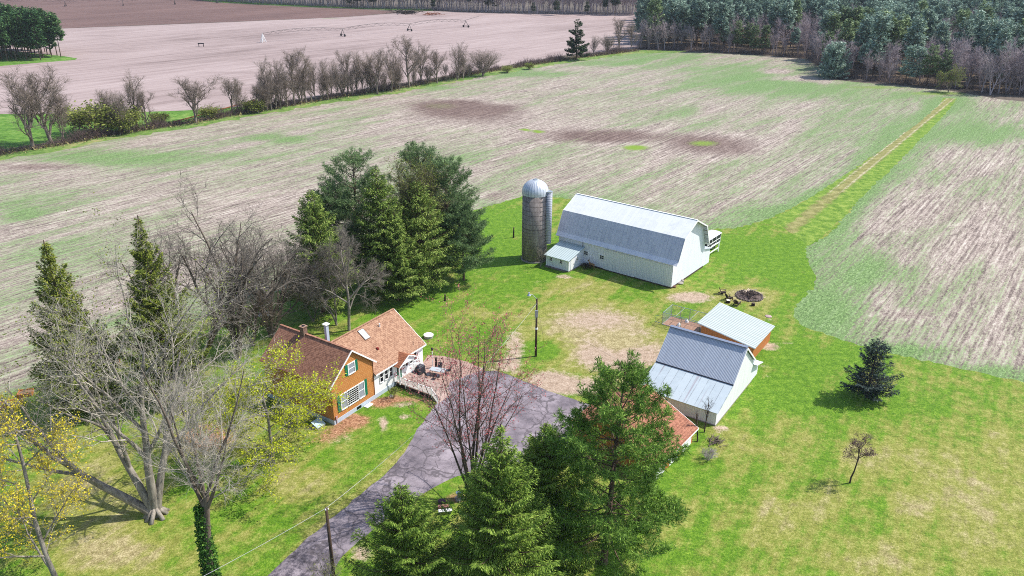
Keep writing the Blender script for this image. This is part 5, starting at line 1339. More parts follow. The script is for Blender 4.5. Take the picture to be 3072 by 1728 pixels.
# ---- yellow leafing trees
p = G(190, 1770)
h = height_of(p, 1290)
cfg = dict(n=[1, 10, 6, 4], seg=[8, 6, 5, 3], t0=[0, .15, .2, .2], ang=[0, .95, .7, .7], len=[1, .52, .5, .5], wig=[.05, .1, .14, .15], up=[.0, .03, .04, .02], thin=[1, .5, .55, .6], taper=.6, L0=.86)
me_ = bare_tree_meshes(61, h, cfg, [(-.18, .02, 1)], 3600, .8, .009, .22, (9500, .18, .12), 1)
add_tree('flowering_tree', 'pale limbed tree in golden yellow flower at the bottom left corner', 'tree', p, me_, K_grey, L_gold, lname='flowers')
p = G(822, 1390)
h = height_of(p, 1075)
cfg = dict(n=[1, 12, 8, 4], seg=[6, 6, 5, 3], t0=[0, .12, .15, .2], ang=[0, 1.0, .75, .7], len=[1, .80, .5, .5], wig=[.06, .12, .15, .16], up=[.0, .03, .0, -.02], thin=[1, .5, .55, .6], taper=.45, L0=.66)
me_ = bare_tree_meshes(67, h, cfg, [(.0, .0, 1)], 4800, .85, .009, .2, (15000, .20, .14), 1)
add_tree('leafing_tree', 'bushy tree breaking into bright yellow green leaf against the house', 'tree', p, me_, K_grey, L_yellow, lname='leaves')

# ---- two pointed cedars and bare trees behind the maple
p = G(262, 1235); h = height_of(p, 720)
con_thing('pointed olive green cedar at the far left behind the old maple', p, conifer_meshes(71, h, 5.2, .02, 280, 52000, .30, .36, .8, (.1, 1.0), .1, .34, gaps=.35), L_cedar, name='cedar_tree')
p = G(520, 1190); h = height_of(p, 646)
con_thing('taller narrow dark cedar behind the bare limbs of the old maple', p, conifer_meshes(72, h, 5.4, .02, 300, 52000, .30, .36, .85, (.1, 1.0), .1, .34, gaps=.5), L_cedar, name='cedar_tree')
cfgA = dict(n=[1, 6, 7, 6], seg=[6, 8, 6, 4], t0=[0, .3, .25, .2], ang=[0, .5, .7, .75], len=[1, 1.0, .45, .5], wig=[.05, .12, .17, .2], up=[.02, .04, .04, .04], thin=[1, .78, .6, .6], taper=.4, L0=.42)
p = G(712, 1075); h = height_of(p, 622)
add_tree('bare_tree', 'tall open bare tree with dark forked limbs left of the house', 'tree', p, bare_tree_meshes(81, h, cfgA, [(-.02, 0, 1, 1), (.22, .1, 1, .9)], 5200, .85, .011, .36), K_brown, twig=K_grey)
p = G(585, 1110); h = height_of(p, 730)
add_tree('bare_tree', 'bare tree leaning left with a long slanting dark trunk beside the taller one', 'tree', p, bare_tree_meshes(82, h, cfgA, [(.55, .1, 1, .9), (-.15, .1, 1, 1.0)], 3600, .85, .010, .28), K_brown, twig=K_grey)
p = G(815, 1010); h = height_of(p, 720)
add_tree('bare_tree', 'dense multi stemmed bare tree right behind the house chimney side', 'tree', p, bare_tree_meshes(83, h, cfgA, [(.1, 0, 1, 1), (-.3, .1, 1, .9), (.4, .2, 1, .9), (-.05, .3, 1, .8)], 3600, .85, .010, .2), K_brown, twig=K_grey)
p = G(760, 1035); h = height_of(p, 830)
add_tree('bare_tree', 'low tangled bare tree at the back left corner of the house', 'tree', p, bare_tree_meshes(84, h, cfgA, [(.35, 0, 1, 1), (-.4, .1, 1, .9), (.1, -.3, 1, .9)], 2800, .7, .010, .16), K_brown)
p = G(600, 1330); h = height_of(p, 1130)
add_tree('bare_tree', 'small pinkish grey bare tree in the leaf litter right of the old maple', 'tree', p, bare_tree_meshes(85, h, dict(cfgA, L0=.6, ang=[0, .45, .6, .7]), [(.1, 0, 1, 1), (-.2, .1, 1, .9), (.3, .1, 1, .9)], 3600, .6, .008, .1), K_grey)
p = G(300, 1190); h = height_of(p, 1010)
me_ = bare_tree_meshes(86, h, dict(cfgA, L0=.6), [(.3, 0, 1, 1), (-.4, .1, 1, .9), (.0, .3, 1, .9)], 2600, .7, .009, .12, (9000, .22, .2), 1)
add_tree('leafing_bush', 'broad bush coming into green leaf between the two cedars', 'shrub', p, me_, K_grey, L_shrub, lname='leaves')

# ---- the grove behind the house
def grove(label, u, v, vt, R, seed, kind_):
    p = G(u, v); h = height_of(p, vt)
    if kind_ == 'spruce': me = conifer_meshes(seed, h, R * 1.35, .12, 250, 40000, .38, .28, .75, (-.25, .6), .4, .38, gaps=.4); return con_thing(label, p, me, L_grove, name='spruce_tree')
    if kind_ == 'pine': me = conifer_meshes(seed, h, R * 1.25, .25, 110, 4800, .46, .12, .45, (-.1, .8), .1, .42, tuft=10, gaps=.45, top_round=.25); return con_thing(label, p, me, L_pine_dark, name='pine_tree')
grove('dark green spruce on the left flank of the grove', 968, 935, 566, 4.6, 91, 'spruce')
grove('tall blue green pine rising at the back left of the grove', 1085, 850, 474, 5.6, 92, 'pine')
grove('second blue green pine standing behind the left flank spruce', 1020, 870, 560, 4.0, 99, 'pine')
grove('slender yellow green spruce in the centre of the grove', 1150, 890, 500, 4.4, 93, 'spruce')
grove('blue green pine with the highest top at the back of the grove', 1268, 800, 450, 4.8, 94, 'pine')
grove('blue green pine on the right flank of the grove', 1345, 815, 480, 4.6, 95, 'pine')
grove('pine filling the grove beneath the highest top, right of its trunk', 1390, 840, 640, 3.6, 96, 'pine')
grove('drooping spruce with a clear trunk at the front right of the grove', 1265, 862, 540, 5.0, 97, 'spruce')
grove('lower bright green spruce at the front middle of the grove', 1195, 900, 640, 3.8, 98, 'spruce')
p = G(1228, 845); h = height_of(p, 490)
me_ = bare_tree_meshes(101, h, dict(cfgA, n=[1, 7, 8, 6], L0=.5, ang=[0, .4, .6, .7]), [(.0, 0, 1)], 5200, .8, .010, .26, (7000, .22, .1), 2)
add_tree('budding_tree', 'olive budding broadleaf tree in the middle of the dark grove', 'tree', p, me_, K_brown, L_bud, lname='foliage')
p = G(1046, 992); h = height_of(p, 700)
add_tree('bare_tree', 'grey bare tree standing in front of the grove behind the house roof', 'tree', p, bare_tree_meshes(102, h, dict(cfgA, n=[1, 9, 7, 6], t0=[0, .3, .2, .2], ang=[0, .75, .7, .7], L0=.7, len=[1, .5, .45, .5]), [(.02, 0, 1)], 5600, .8, .010, .22), K_grey)
p = G(1010, 975); h = height_of(p, 770)
add_tree('bare_tree', 'second grey bare tree with drooping twigs left of the one behind the roof', 'tree', p, bare_tree_meshes(103, h, dict(cfgA, L0=.6), [(-.25, 0, 1, 1), (.1, .1, 1, .9)], 3800, .8, .010, .16), K_grey)
p = G(940, 965); h = height_of(p, 800)
add_tree('bare_tree', 'spreading grey bare tree at the foot of the left flank spruce', 'tree', p, bare_tree_meshes(104, h, dict(cfgA, L0=.6), [(-.35, 0, 1, 1), (.3, .1, 1, .9)], 3800, .8, .010, .14), K_grey)

# ---- right hand lawn
p = G(2600, 1192); h = height_of(p, 1012)
con_thing('small dark conical spruce alone on the right hand lawn', p, conifer_meshes(111, h, 3.3, .08, 120, 12000, .32, .26, .85, (-.1, .6), .15, .36, gaps=.6), L_blue, name='spruce_tree')
p = G(2552, 1450); h = height_of(p, 1320)
me_ = bare_tree_meshes(112, h, dict(n=[1, 6, 5, 4], seg=[5, 5, 4, 3], t0=[0, .55, .3, .2], ang=[0, .7, .7, .7], len=[1, .55, .5, .5], L0=.6, wig=[.08, .12, .15, .15]), [(.06, 0, 1)], 500, .35, .007, .07, (1500, .11, .06), 2)
add_tree('ornamental_tree', 'small ornamental tree with a purplish crown on the right hand lawn', 'tree', p, me_, K_dark, L_purple, lname='leaves')
p = G(2123, 1380)
me_ = bare_tree_meshes(113, 1.35, dict(n=[1, 5, 4], seg=[4, 3, 3], t0=[0, .2, .2], ang=[0, .5, .6], len=[1, .6, .5], L0=.7), [(math.cos(k) * .5, math.sin(k) * .5, 1, 1) for k in range(9)], 700, .25, .006, .02, None, 1)
add_tree('shrub', 'round leafless purple brown shrub on the grass right of the garage', 'shrub', p, me_, K_farpale)
p = G(2114, 1297); h = height_of(p, 1195)
add_tree('bare_tree', 'thin leafless young tree at the front corner of the machine shed', 'tree', p, bare_tree_meshes(114, h, dict(n=[1, 7, 4], seg=[6, 4, 3], t0=[0, .4, .2], ang=[0, .4, .5], len=[1, .4, .5], L0=.8), [(.08, 0, 1)], 160, .35, .008, .07, None, 1), K_dark)
p = G(2091, 1323); h = height_of(p, 1228)
add_tree('bare_tree', 'cropped thin tree trunk touching the corner of the garage roof', 'tree', p, bare_tree_meshes(115, h, dict(n=[1, 4, 3], seg=[6, 4, 3], t0=[0, .6, .2], ang=[0, .35, .5], len=[1, .35, .5], L0=.85), [(-.03, 0, 1)], 60, .3, .008, .09, None, 1), K_dark)
p = G(1622, 800); h = height_of(p, 742)
add_tree('bare_tree', 'small pale bare tree against the silo wall beside the milk house', 'tree', p, bare_tree_meshes(116, h, dict(n=[1, 6, 4], seg=[5, 4, 3], t0=[0, .3, .2], ang=[0, .5, .6], len=[1, .5, .5], L0=.75), [(.1, 0, 1), (-.15, 0, 1)], 420, .4, .007, .05, None, 1), K_grey)
p = G(1180, 1196)
me_ = bare_tree_meshes(117, 1.5, dict(n=[1, 4, 3], seg=[4, 3, 3], t0=[0, .2, .2], ang=[0, .5, .6], len=[1, .6, .5], L0=.7), [(math.cos(k * 1.3) * .4, math.sin(k * 1.3) * .4, 1, 1) for k in range(5)], 160, .3, .008, .025, (500, .1, .08), 1)
add_tree('shrub', 'small sparse shrub in the leaf mulch beside the deck', 'shrub', p, me_, K_dark, L_shrub, lname='leaves')
p = G(985, 1765)
me_ = bare_tree_meshes(118, 3.2, dict(n=[1, 6, 4], seg=[5, 4, 3], t0=[0, .2, .2], ang=[0, .4, .5], len=[1, .5, .5], L0=.8), [(math.cos(k * 1.3) * .25, math.sin(k * 1.3) * .25, 1, 1) for k in range(6)], 420, .4, .008, .03, (700, .09, .06), 1)
add_tree('shrub', 'thin pale twiggy shrub growing at the foot of the roadside pole', 'shrub', p, me_, K_grey, L_shrub, lname='leaves')
p = G(590, 1520)

# ---- hedgerow between the fields
HT = []
hcfg = [dict(cfgA, n=[1, 9, 6, 4], t0=[0, .22, .2, .2], L0=.5, ang=[0, .5, .5, .6], len=[1, .95, .42, .5], up=[.02, .10, .09, .07]), dict(cfgA, n=[1, 11, 6, 4], t0=[0, .15, .2, .2], L0=.7, ang=[0, .55, .5, .6], len=[1, .6, .42, .5], up=[.02, .10, .09, .07]), dict(cfgA, n=[1, 12, 6, 4], t0=[0, .12, .2, .2], L0=.85, ang=[0, .5, .5, .6], len=[1, .45, .42, .5], up=[.02, .12, .09, .07])]
for i in range(7):
    st = [(0, 0, 1)] if i not in (2, 5) else [(.12, 0, 1, 1), (-.14, .05, 1, .95), (.02, .16, 1, .9)]
    if i == 6: st = [(math.cos(k * 1.05) * .22, math.sin(k * 1.05) * .22, 1, 1) for k in range(6)]
    HT.append(bare_tree_meshes(200 + i, 14.0, hcfg[i % 3], st, 2000, 1.1, .018, .24 if len(st) == 1 else .15))
hroots = {}
def hedge_tree(label, u, v, vt, k, wide=1.0, group=None, bark=None):
    p = G(u, v); h = height_of(p, vt) * 1.06; s = h / 14.0; rz = (u * 7.13) % 6.28; wide *= 1.2
    if k not in hroots:
        t = add_tree('bare_tree', label, 'tree', p, HT[k], K_far, rz=rz, scale=(s * wide, s * wide, s)); hroots[k] = t
        if group: t['group'] = group
    else: t = copy_tree(hroots[k], p, rz, label, group, scale=(s * wide, s * wide, s))
    return t
hedge_tree('bare tree with a twin crown at the far left end of the hedgerow', 100, 446, 252, 0, 1.15)
hedge_tree('tallest wide bare tree near the left end of the hedgerow', 155, 432, 226, 1, 1.3)
hedge_tree('slim bare sapling just right of the wide tree at the left end of the hedgerow', 192, 424, 285, 2, .7)
hedge_tree('small bare tree over the olive bushes, left of a three tree cluster in the hedgerow', 324, 390, 280, 3, .9)
hedge_tree('many stemmed bare tree at the left of the three tree cluster in the hedgerow', 362, 404, 285, 5, .9)
hedge_tree('tall bare tree leaning over the middle of the three tree cluster in the hedgerow', 412, 382, 237, 4, 1.0)
hedge_tree('rounder bare tree at the right of the three tree cluster in the hedgerow', 440, 386, 284, 1, 1.0)
hedge_tree('solitary bare tree with a broad fan shaped crown in the gap of the hedgerow', 588, 368, 245, 0, 1.35)
hedge_tree('bare tree right of the fan shaped one in the hedgerow gap', 694, 345, 242, 3, 1.0)
hedge_tree('thin bare tree leaning on its neighbour at the right end of the hedgerow gap', 716, 340, 248, 2, .6)
mid = 'bare trees standing close together along the middle of the hedgerow'
for i, (u, v, vt, k, w) in enumerate([(790, 334, 225, 5, .9), (815, 330, 192, 4, .8), (842, 326, 195, 2, .8), (884, 316, 164, 1, .9), (920, 308, 165, 4, .9), (948, 303, 200, 3, .8), (985, 300, 190, 5, .9), (1015, 292, 188, 2, .8), (1044, 286, 163, 1, .9), (1070, 284, 165, 5, .9), (1100, 280, 190, 3, .8), (1132, 282, 158, 0, 1.0), (1174, 276, 155, 4, .9), (1200, 272, 185, 2, .7)]):
    hedge_tree('bare grey brown tree among the close set trees along the middle of the hedgerow', u, v, vt, k, w, mid)
for i, (u, v, vt, k, w) in enumerate([(775, 338, 262, 3, 1.0), (803, 333, 250, 6, 1.0), (830, 327, 245, 0, .9), (862, 321, 232, 3, 1.0), (902, 312, 225, 6, .9), (935, 307, 240, 1, .8), (966, 301, 228, 2, 1.0), (1000, 295, 226, 3, 1.1), (1030, 290, 215, 6, .9), (1058, 287, 222, 5, .9), (1086, 282, 214, 4, .9), (1116, 278, 212, 6, .9), (1150, 275, 214, 2, 1.0), (1188, 270, 206, 6, .9), (1240, 258, 205, 5, .9), (1285, 250, 200, 6, .9), (1340, 242, 196, 3, .9), (1408, 232, 190, 6, .8)]):
    hedge_tree('lower bare grey brown tree filling the row between taller ones in the hedgerow', u, v, vt, k, w, 'lower bare trees filling the middle of the hedgerow')
hedge_tree('tall bare tree with an upswept crown standing above the right half of the hedgerow', 1227, 262, 122, 1, 1.0)
hedge_tree('bushy bare tree immediately right of the tall upswept one in the hedgerow', 1262, 252, 142, 4, 1.0)
hedge_tree('bare tree with tangled low limbs in the right half of the hedgerow', 1312, 250, 158, 3, 1.0)
hedge_tree('upright bare tree second from the right in the dense part of the hedgerow', 1372, 240, 138, 2, 1.0)
hedge_tree('slim bare tree last in the dense part of the hedgerow before the round clump', 1390, 238, 178, 3, .8)
hedge_tree('round many stemmed bare clump at the right end of the hedgerow trees', 1448, 228, 157, 6, 1.5)
hedge_tree('low bare tree right of the lone dark conifer on the field edge', 1780, 162, 112, 5, 1.2)
hedge_tree('second low bare tree right of the lone dark conifer, nearer the wood', 1822, 160, 110, 6, 1.1)
hedge_tree('tall rounded bare tree on the field edge beside the pine wood', 1856, 152, 62, 1, 1.0)
hedge_tree('narrow bare tree squeezed between the rounded bare tree and the pine wood', 1892, 150, 72, 4, .8)
p = G(1728, 180); h = height_of(p, 56)
con_thing('lone ragged dark conifer rising from the hedge line', p, conifer_meshes(120, h, 6.0, .12, 60, 6500, .9, .4, .6, (-.1, .5), .1, .3, gaps=.7), L_spruce_dark, name='conifer_tree')

# undergrowth of the hedgerow: uncountable twigs
rng = np.random.default_rng(77); polys = []
hp = np.array(xy([(-420, 548), (0, 462), (200, 431), (330, 405), (590, 366), (760, 334), (1000, 294), (1200, 264), (1450, 217), (1700, 178), (1910, 152)]))
seg = np.linalg.norm(np.diff(hp, axis=0), axis=1); cum = np.concatenate([[0], np.cumsum(seg)])
def along(s): return np.stack([np.interp(s, cum, hp[:, 0]), np.interp(s, cum, hp[:, 1])], 1)
n = 9000; s = rng.random(n) * cum[-1]; c = along(s) + rng.normal(0, 1.0, (n, 2)); hmod = 1.0 + .9 * np.sin(s * .21) * np.sin(s * .083 + 1) + .4 * np.sin(s * .9)
for i in range(n):
    hh = max(.6, 1.5 * hmod[i] * rng.uniform(.5, 1.4)); d = rng.normal(0, .35, 2)
    p0 = np.array([c[i, 0], c[i, 1], 0]); p2 = p0 + np.array([d[0] * hh, d[1] * hh, hh]); p1 = (p0 + p2) / 2 + rng.normal(0, .15, 3)
    polys.append((np.array([p0, p1, p2]), np.array([.04, .03, .012])))
    for _ in range(2):
        q = p1 + rng.normal(0, .5, 3) * hh * .5 + np.array([0, 0, hh * .3]); polys.append((np.array([p1, (p1 + q) / 2, q]), np.array([.025, .02, .01])))
V, F = tubes(polys, 3)
o = link('undergrowth', np_mesh('undergrowth', V, [F]), bark_mat('bramble', '#4c3f40', '#7d6a66')); kind(o, 'stuff'); tag(o, 'tangled brown bramble undergrowth along the foot of the hedgerow', 'undergrowth')
n = 5000; s = rng.random(n) * cum[-1]; c = along(s) + rng.normal(0, 1.6, (n, 2)) ; V, F = quads(rng, np.stack([c[:, 0], c[:, 1], rng.random(n) * .7], 1), .7, .3, .5)
o = link('dead_grass', np_mesh('dead_grass', V, [F]), leaf_mat('dead_grass_blades', [(.1, '#5c5136'), (.5, '#857a50'), (.9, '#a89d72')], .2)); kind(o, 'stuff'); tag(o, 'rank dead grass along the foot of the hedgerow', 'grass')

# leafing bushes in the hedgerow
SB = bare_tree_meshes(130, 4.0, dict(n=[1, 6, 5], seg=[4, 4, 3], t0=[0, .15, .2], ang=[0, .6, .7], len=[1, .6, .5], L0=.7), [(math.cos(k * .9) * .55, math.sin(k * .9) * .55, 1, 1) for k in range(8)], 900, .6, .012, .06, (2600, .34, .22), 1)
sroot = None
for (u, v, vt, w, lab) in ((285, 400, 318, 1.5, 'wide olive leafing bush left of the three tree cluster in the hedgerow'), (385, 398, 330, 1.1, 'olive leafing bush under the three tree cluster in the hedgerow'), (480, 372, 342, 1.5, 'round bright olive bush on the grass strip right of the three tree cluster'), (628, 355, 322, 1.3, 'olive bush right of the fan shaped hedgerow tree'), (760, 338, 300, 1.4, 'olive bush at the left foot of the close set hedgerow trees'), (1522, 218, 199, 1.3, 'small bright green bush on the bare stretch of hedge'), (1588, 208, 190, 1.2, 'pale olive bush next along from the bright green one on the bare stretch of hedge')):
    p = G(u, v); h = height_of(p, vt); sc = h / 4.0
    if sroot is None: sroot = add_tree('leafing_bush', lab, 'shrub', p, SB, K_far, L_shrub, lname='leaves', scale=(sc * w, sc * w, sc))
    else: copy_tree(sroot, p, u, lab, None, (sc * w, sc * w, sc))

# ---- woods
def proto_pine(seed, base, R): return conifer_meshes(seed, 22.0, R, base, 75, 2600, 1.15, .42, .35, (-.05, .7), .15, .34, top_round=.35, gaps=.4, r0=.26)
WP = [proto_pine(300, .32, 4.0), proto_pine(301, .4, 3.6), proto_pine(302, .25, 4.4), proto_pine(303, .5, 3.4)]
wcfg = dict(cfgA, n=[1, 10, 5], seg=[5, 4, 3], t0=[0, .2, .2], L0=.72, ang=[0, .5, .55], len=[1, .5, .45], up=[.02, .10, .09], wig=[.05, .12, .16], thin=[1, .55, .55], tip=[.3, .3, .3])
WB_ = [bare_tree_meshes(310 + i, 17.0, wcfg, [(0, 0, 1)] if i % 2 else [(.15, 0, 1, 1), (-.2, .1, 1, .95)], 800, 1.7, .05, .26) for i in range(4)]
WL_ = [bare_tree_meshes(330 + i, 17.0, wcfg, [(0, 0, 1)], 320, 1.9, .065, .24) for i in range(3)]
proots, broots = {}, {}
def wood_pine(k, p, rz, s, label, group, leaf=L_forest, key=''):
    kk = (k, key)
    if kk not in proots: proots[kk] = con_thing(label, p, tuple(m.copy() for m in WP[k]), leaf, name='pine_tree', group=group, rz=rz, scale=s)
    else: copy_tree(proots[kk], p, rz, label, group, s)
def wood_bare(k, p, rz, s, label, group, bark=K_farpale, key=''):
    kk = (k, key)
    if kk not in broots: broots[kk] = add_tree('bare_tree', label, 'tree', p, tuple(m.copy() if m else None for m in WB_[k]), bark, group=group, rz=rz, scale=s)
    else: copy_tree(broots[kk], p, rz, label, group, s)

class Merge:
    """far trees beyond the first few hundred, merged into one mass per kind"""
    def __init__(s): s.v, s.f, s.n = [], [], 0
    def put(s, me, p, rz, sc):
        n = len(me.vertices); v = np.empty(n * 3, np.float32); me.vertices.foreach_get('co', v); v = v.reshape(-1, 3) * sc
        c, d = math.cos(rz), math.sin(rz); v = np.stack([v[:, 0] * c - v[:, 1] * d + p[0], v[:, 0] * d + v[:, 1] * c + p[1], v[:, 2] + p[2]], 1)
        f = np.empty(len(me.loops), np.int32); me.loops.foreach_get('vertex_index', f)
        s.v.append(v); s.f.append(f.reshape(-1, 4) + s.n); s.n += n
    def done(s, name, mat, label, cat):
        if not s.v: return
        o = link(name, np_mesh(name, np.concatenate(s.v), [np.concatenate(s.f)]), mat); kind(o, 'stuff'); tag(o, label, cat)
M_pf, M_pt, M_bt = Merge(), Merge(), Merge()

def inside(pt, poly):
    r = False
    for i in range(len(poly)):
        (x0, y0), (x1, y1) = poly[i - 1], poly[i]
        if (y0 > pt[1]) != (y1 > pt[1]) and pt[0] < (x1 - x0) * (pt[1] - y0) / (y1 - y0) + x0: r = not r
    return r
rng = np.random.default_rng(500)
edge = [(1915, 146), (2060, 150), (2250, 160), (2440, 176), (2475, 205), (2500, 226), (2640, 245), (2830, 262), (2900, 268), (3010, 282), (3140, 292)]
ep = np.array(xy(edge))
wood = [tuple(q) for q in ep] + xy([(3560, 250), (3500, 40), (2600, 0), (2060, -10), (1950, 30), (1925, 90)])
sheet('wood_floor', wood, 14.0, .004, M_floor)
pts = []
xs = [q[0] for q in wood]; ys = [q[1] for q in wood]
for gx in np.arange(min(xs), max(xs), 8.2):
    for gy in np.arange(min(ys), max(ys), 8.2):
        q = (gx + rng.normal(0, 1.8), gy + rng.normal(0, 1.8))
        if inside(q, wood): pts.append(q)
es = np.linalg.norm(np.diff(ep, axis=0), axis=1); ec = np.concatenate([[0], np.cumsum(es)])
sfr = np.arange(0, ec[-1], 4.6)
front = np.stack([np.interp(sfr, ec, ep[:, 0]), np.interp(sfr, ec, ep[:, 1])], 1) + rng.normal(0, .9, (len(sfr), 2)) + np.array([-.2, 1.5])
def dist_edge(q):
    return min(np.linalg.norm(np.array(q) - e) for e in front)
pts.sort(key=lambda q: q[1])
npine = nbare = 0
lab_p, lab_b = 'tall grey green pine standing in the wood at the upper right', 'bare purplish grey tree standing among the pines of the upper right wood'
GP, GB = 'pines of the upper right wood', 'bare trees of the upper right wood'
right_mix = lambda q: .5 * (math.sin(q[0] * .05) * math.sin(q[1] * .06 + 1) + 1)
allp = [(q, 0) for q in front] + [(q, 1) for q in pts if dist_edge(q) > 4.5]
for q, inner in allp:
    x, y = q
    if y > 620: continue
    right = x > 105
    pb = (.26 if inner else .55) if not right else (.40 if inner else .72)
    if right and inner and right_mix(q) > .62: pb = .75
    dd = dist_edge(q)
    if rng.random() < pb:
        s = rng.uniform(.7, 1.05) * (.8 if not inner else 1); k, rz = rng.integers(0, 4), rng.uniform(0, 6.28); nbare += 1
        if nbare <= 150: wood_bare(k, (x, y, 0), rz, s, lab_b, GB, key='wood')
        else: M_bt.put(WL_[k % 3][0], (x, y, 0), rz, s); M_bt.put(WL_[k % 3][1], (x, y, 0), rz, s)
    else:
        s = rng.uniform(.85, 1.15) * (.72 if not inner and right else 1.0); k, rz = rng.integers(0, 4), rng.uniform(0, 6.28); npine += 1
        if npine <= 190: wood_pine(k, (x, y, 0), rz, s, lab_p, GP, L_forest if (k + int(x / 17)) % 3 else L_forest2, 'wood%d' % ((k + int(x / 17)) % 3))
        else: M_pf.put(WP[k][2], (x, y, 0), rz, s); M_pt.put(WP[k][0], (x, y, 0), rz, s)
M_pf.done('pine_canopy', L_forest, 'mass of pine crowns deeper in the upper right wood', 'wood'); M_pt.done('pine_trunks', K_pine, 'mass of pine trunks deeper in the upper right wood', 'wood'); M_bt.done('bare_canopy', K_farpale, 'mass of bare trees deeper in the upper right wood', 'wood')
p = G(2495, 232); h = height_of(p, 140)
con_thing('broad rounded pine at the corner of the wood by the curve in the track', p, conifer_meshes(320, h, 6.4, .02, 150, 16000, .8, .4, .3, (-.05, .9), .1, .34, top_round=.6), L_forest, name='pine_tree')
p = G(2845, 276); h = height_of(p, 205)
me_ = bare_tree_meshes(321, h, dict(cfgA, L0=.6), [(.15, 0, 1, 1), (-.2, .1, 1, .9)], 2600, .9, .02, .16, (2600, .4, .3), 1)
add_tree('budding_tree', 'rounded yellowish budding tree on the edge of the right hand wood', 'tree', p, me_, K_far, L_bud, lname='foliage')
for i, (u, v, vt) in enumerate([(2970, 284, 150), (2995, 280, 140), (3018, 280, 135), (2945, 276, 160), (3040, 276, 120), (3066, 282, 130)]):
    p = G(u, v); h = height_of(p, vt); s = h / 17.0
    wood_bare(i % 4, p, i * 1.3, s, 'tall purplish bare tree in the open stand at the right edge of the wood', 'open stand of bare trees at the right edge of the wood', key='wood')
# dense low growth that closes the wood edge
n = 4200; s = rng.random(n) * ec[-1]; c = np.stack([np.interp(s, ec, ep[:, 0]), np.interp(s, ec, ep[:, 1])], 1) + rng.normal(0, 1.5, (n, 2)) + np.array([0, 2.2]); polys = []
for i in range(n):
    if 2900 < 0: continue
    hh = 1.0 + 3.0 * rng.random() ** 2 * (1 + math.sin(s[i] * .35) * .6); d = rng.normal(0, .38, 2); p0 = np.array([c[i, 0], c[i, 1], 0]); p2 = p0 + np.array([d[0] * hh, d[1] * hh, hh]); p1 = (p0 + p2) / 2 + rng.normal(0, .2, 3)
    polys.append((np.array([p0, p1, p2]), np.array([.06, .045, .02])))
    q = p1 + rng.normal(0, .5, 3) * hh * .4 + np.array([0, 0, hh * .3]); polys.append((np.array([p1, (p1 + q) / 2, q]), np.array([.035, .03, .015])))
V, F = tubes(polys, 3); o = link('undergrowth', np_mesh('undergrowth', V, [F]), bark_mat('wood_edge_scrub', '#574b4a', '#857874')); kind(o, 'stuff'); tag(o, 'leafless scrub closing the edge of the upper right wood', 'undergrowth')

# far wood across the top
fe = np.array(xy([(560, -14), (640, 2), (900, 16), (1120, 25), (1300, 29), (1461, 37), (1700, 42), (1935, 46)]))
fs = np.linalg.norm(np.diff(fe, axis=0), axis=1); fc = np.concatenate([[0], np.cumsum(fs)])
lab_f = 'bare purplish tree in the far wood along the top edge'; cnt = 0
M_ff = Merge()
for row in range(4):
    for s in np.arange(0, fc[-1], 4.2 + row * .3):
        q = np.array([np.interp(s, fc, fe[:, 0]), np.interp(s, fc, fe[:, 1])]) + rng.normal(0, 1.4, 2) + np.array([0, 2 + row * 7.0])
        cnt += 1; k, rz, sc_ = rng.integers(0, 4), rng.uniform(0, 6.28), rng.uniform(1.0, 1.35)
        if cnt <= 80: wood_bare(k, (q[0], q[1], 0), rz, sc_, lab_f, 'bare trees of the far wood', key='far')
        else: M_ff.put(WL_[k % 3][0], (q[0], q[1], 0), rz, sc_); M_ff.put(WL_[k % 3][1], (q[0], q[1], 0), rz, sc_)
M_ff.done('bare_wood', K_farpale, 'mass of bare trees deeper in the far wood along the top edge', 'wood')
for (u, v, sc_) in ((1050, 24, .75), (1072, 24, .85), (1120, 25, .8), (1165, 26, .8), (1407, 34, .75), (1470, 36, .95), (1300, 32, .5), (1668, 46, .6), (1815, 46, .6), (1845, 46, .85), (1600, 44, .4), (1760, 46, .45)):
    p = G(u, v); wood_pine(int(u) % 4, p, u, sc_, 'dark conifer standing before the far bare wood at the top edge', 'conifers before the far wood', L_spruce_dark, 'far')
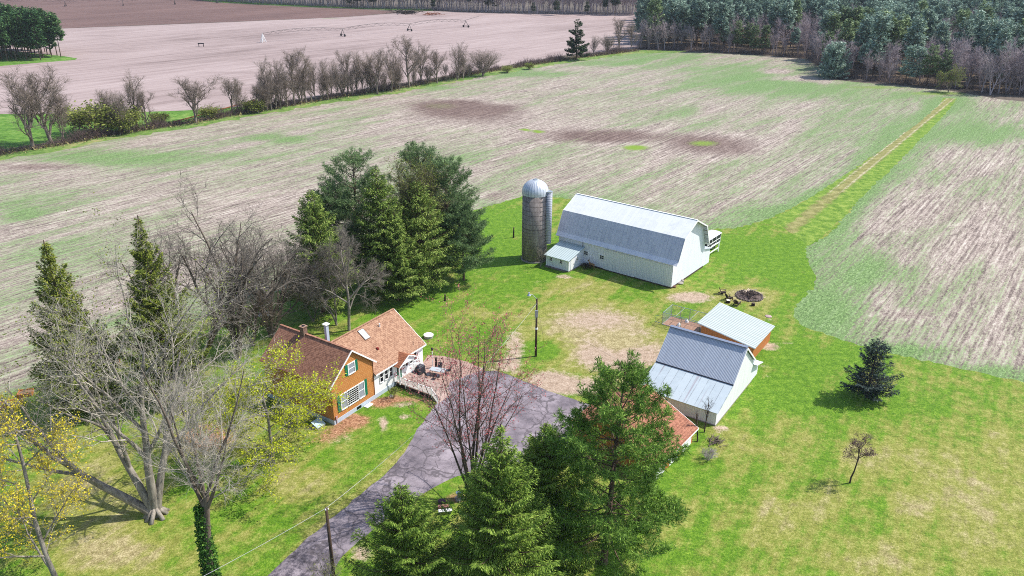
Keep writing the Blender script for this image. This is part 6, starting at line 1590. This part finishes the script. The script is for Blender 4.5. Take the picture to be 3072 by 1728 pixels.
n = 3000; s = rng.random(n) * fc[-1]; c = np.stack([np.interp(s, fc, fe[:, 0]), np.interp(s, fc, fe[:, 1])], 1) + np.array([0, 3.0]) + rng.normal(0, 2, (n, 2)); polys = []
for i in range(n):
    hh = rng.uniform(2, 6); d = rng.normal(0, .25, 2); p0 = np.array([c[i, 0], c[i, 1], 0]); p2 = p0 + np.array([d[0] * hh, d[1] * hh, hh]); polys.append((np.array([p0, (p0 + p2) / 2 + rng.normal(0, .3, 3), p2]), np.array([.1, .08, .03])))
V, F = tubes(polys, 3); o = link('undergrowth', np_mesh('undergrowth', V, [F]), K_farpale); kind(o, 'stuff'); tag(o, 'leafless scrub at the foot of the far wood along the top edge', 'undergrowth')

# pine block at the left edge
ip = xy([(-420, 196), (0, 187), (120, 180), (195, 172), (175, 160), (60, 145), (-420, 150)])
lab_i = 'dark green pine in the square pine block at the upper left edge'
ips = [(gx + rng.normal(0, .8), gy + rng.normal(0, .8)) for gx in np.arange(min(q[0] for q in ip), max(q[0] for q in ip), 5.2) for gy in np.arange(min(q[1] for q in ip), max(q[1] for q in ip), 5.2)]
ips = sorted([q for q in ips if inside(q, ip)], key=lambda q: -q[0])[:85]
for q in ips: wood_pine(rng.integers(0, 4), (q[0], q[1], 0), rng.uniform(0, 6.28), rng.uniform(.78, 1.0), lab_i, 'pines of the upper left block', L_island, 'island')

# ------------------------------------------------------------------ air
mb = MB(); mb.b2((-700, -30, -1.5), (700, 1500, 56)); hz = mb.build('haze', None)
hm = bpy.data.materials.new('haze'); hm.use_nodes = True; ht = hm.node_tree
for nd in list(ht.nodes):
    if nd.type != 'OUTPUT_MATERIAL': ht.nodes.remove(nd)
pv = ht.nodes.new('ShaderNodeVolumePrincipled'); pv.inputs['Color'].default_value = (.80, .86, 1.0, 1); pv.inputs['Density'].default_value = .00007; pv.inputs['Anisotropy'].default_value = 0.0
ht.links.new(pv.outputs[0], ht.nodes['Material Output'].inputs['Volume']); hz.data.materials.append(hm); kind(hz, 'stuff'); tag(hz, 'thin pale haze between the farmyard and the far woods', 'haze')
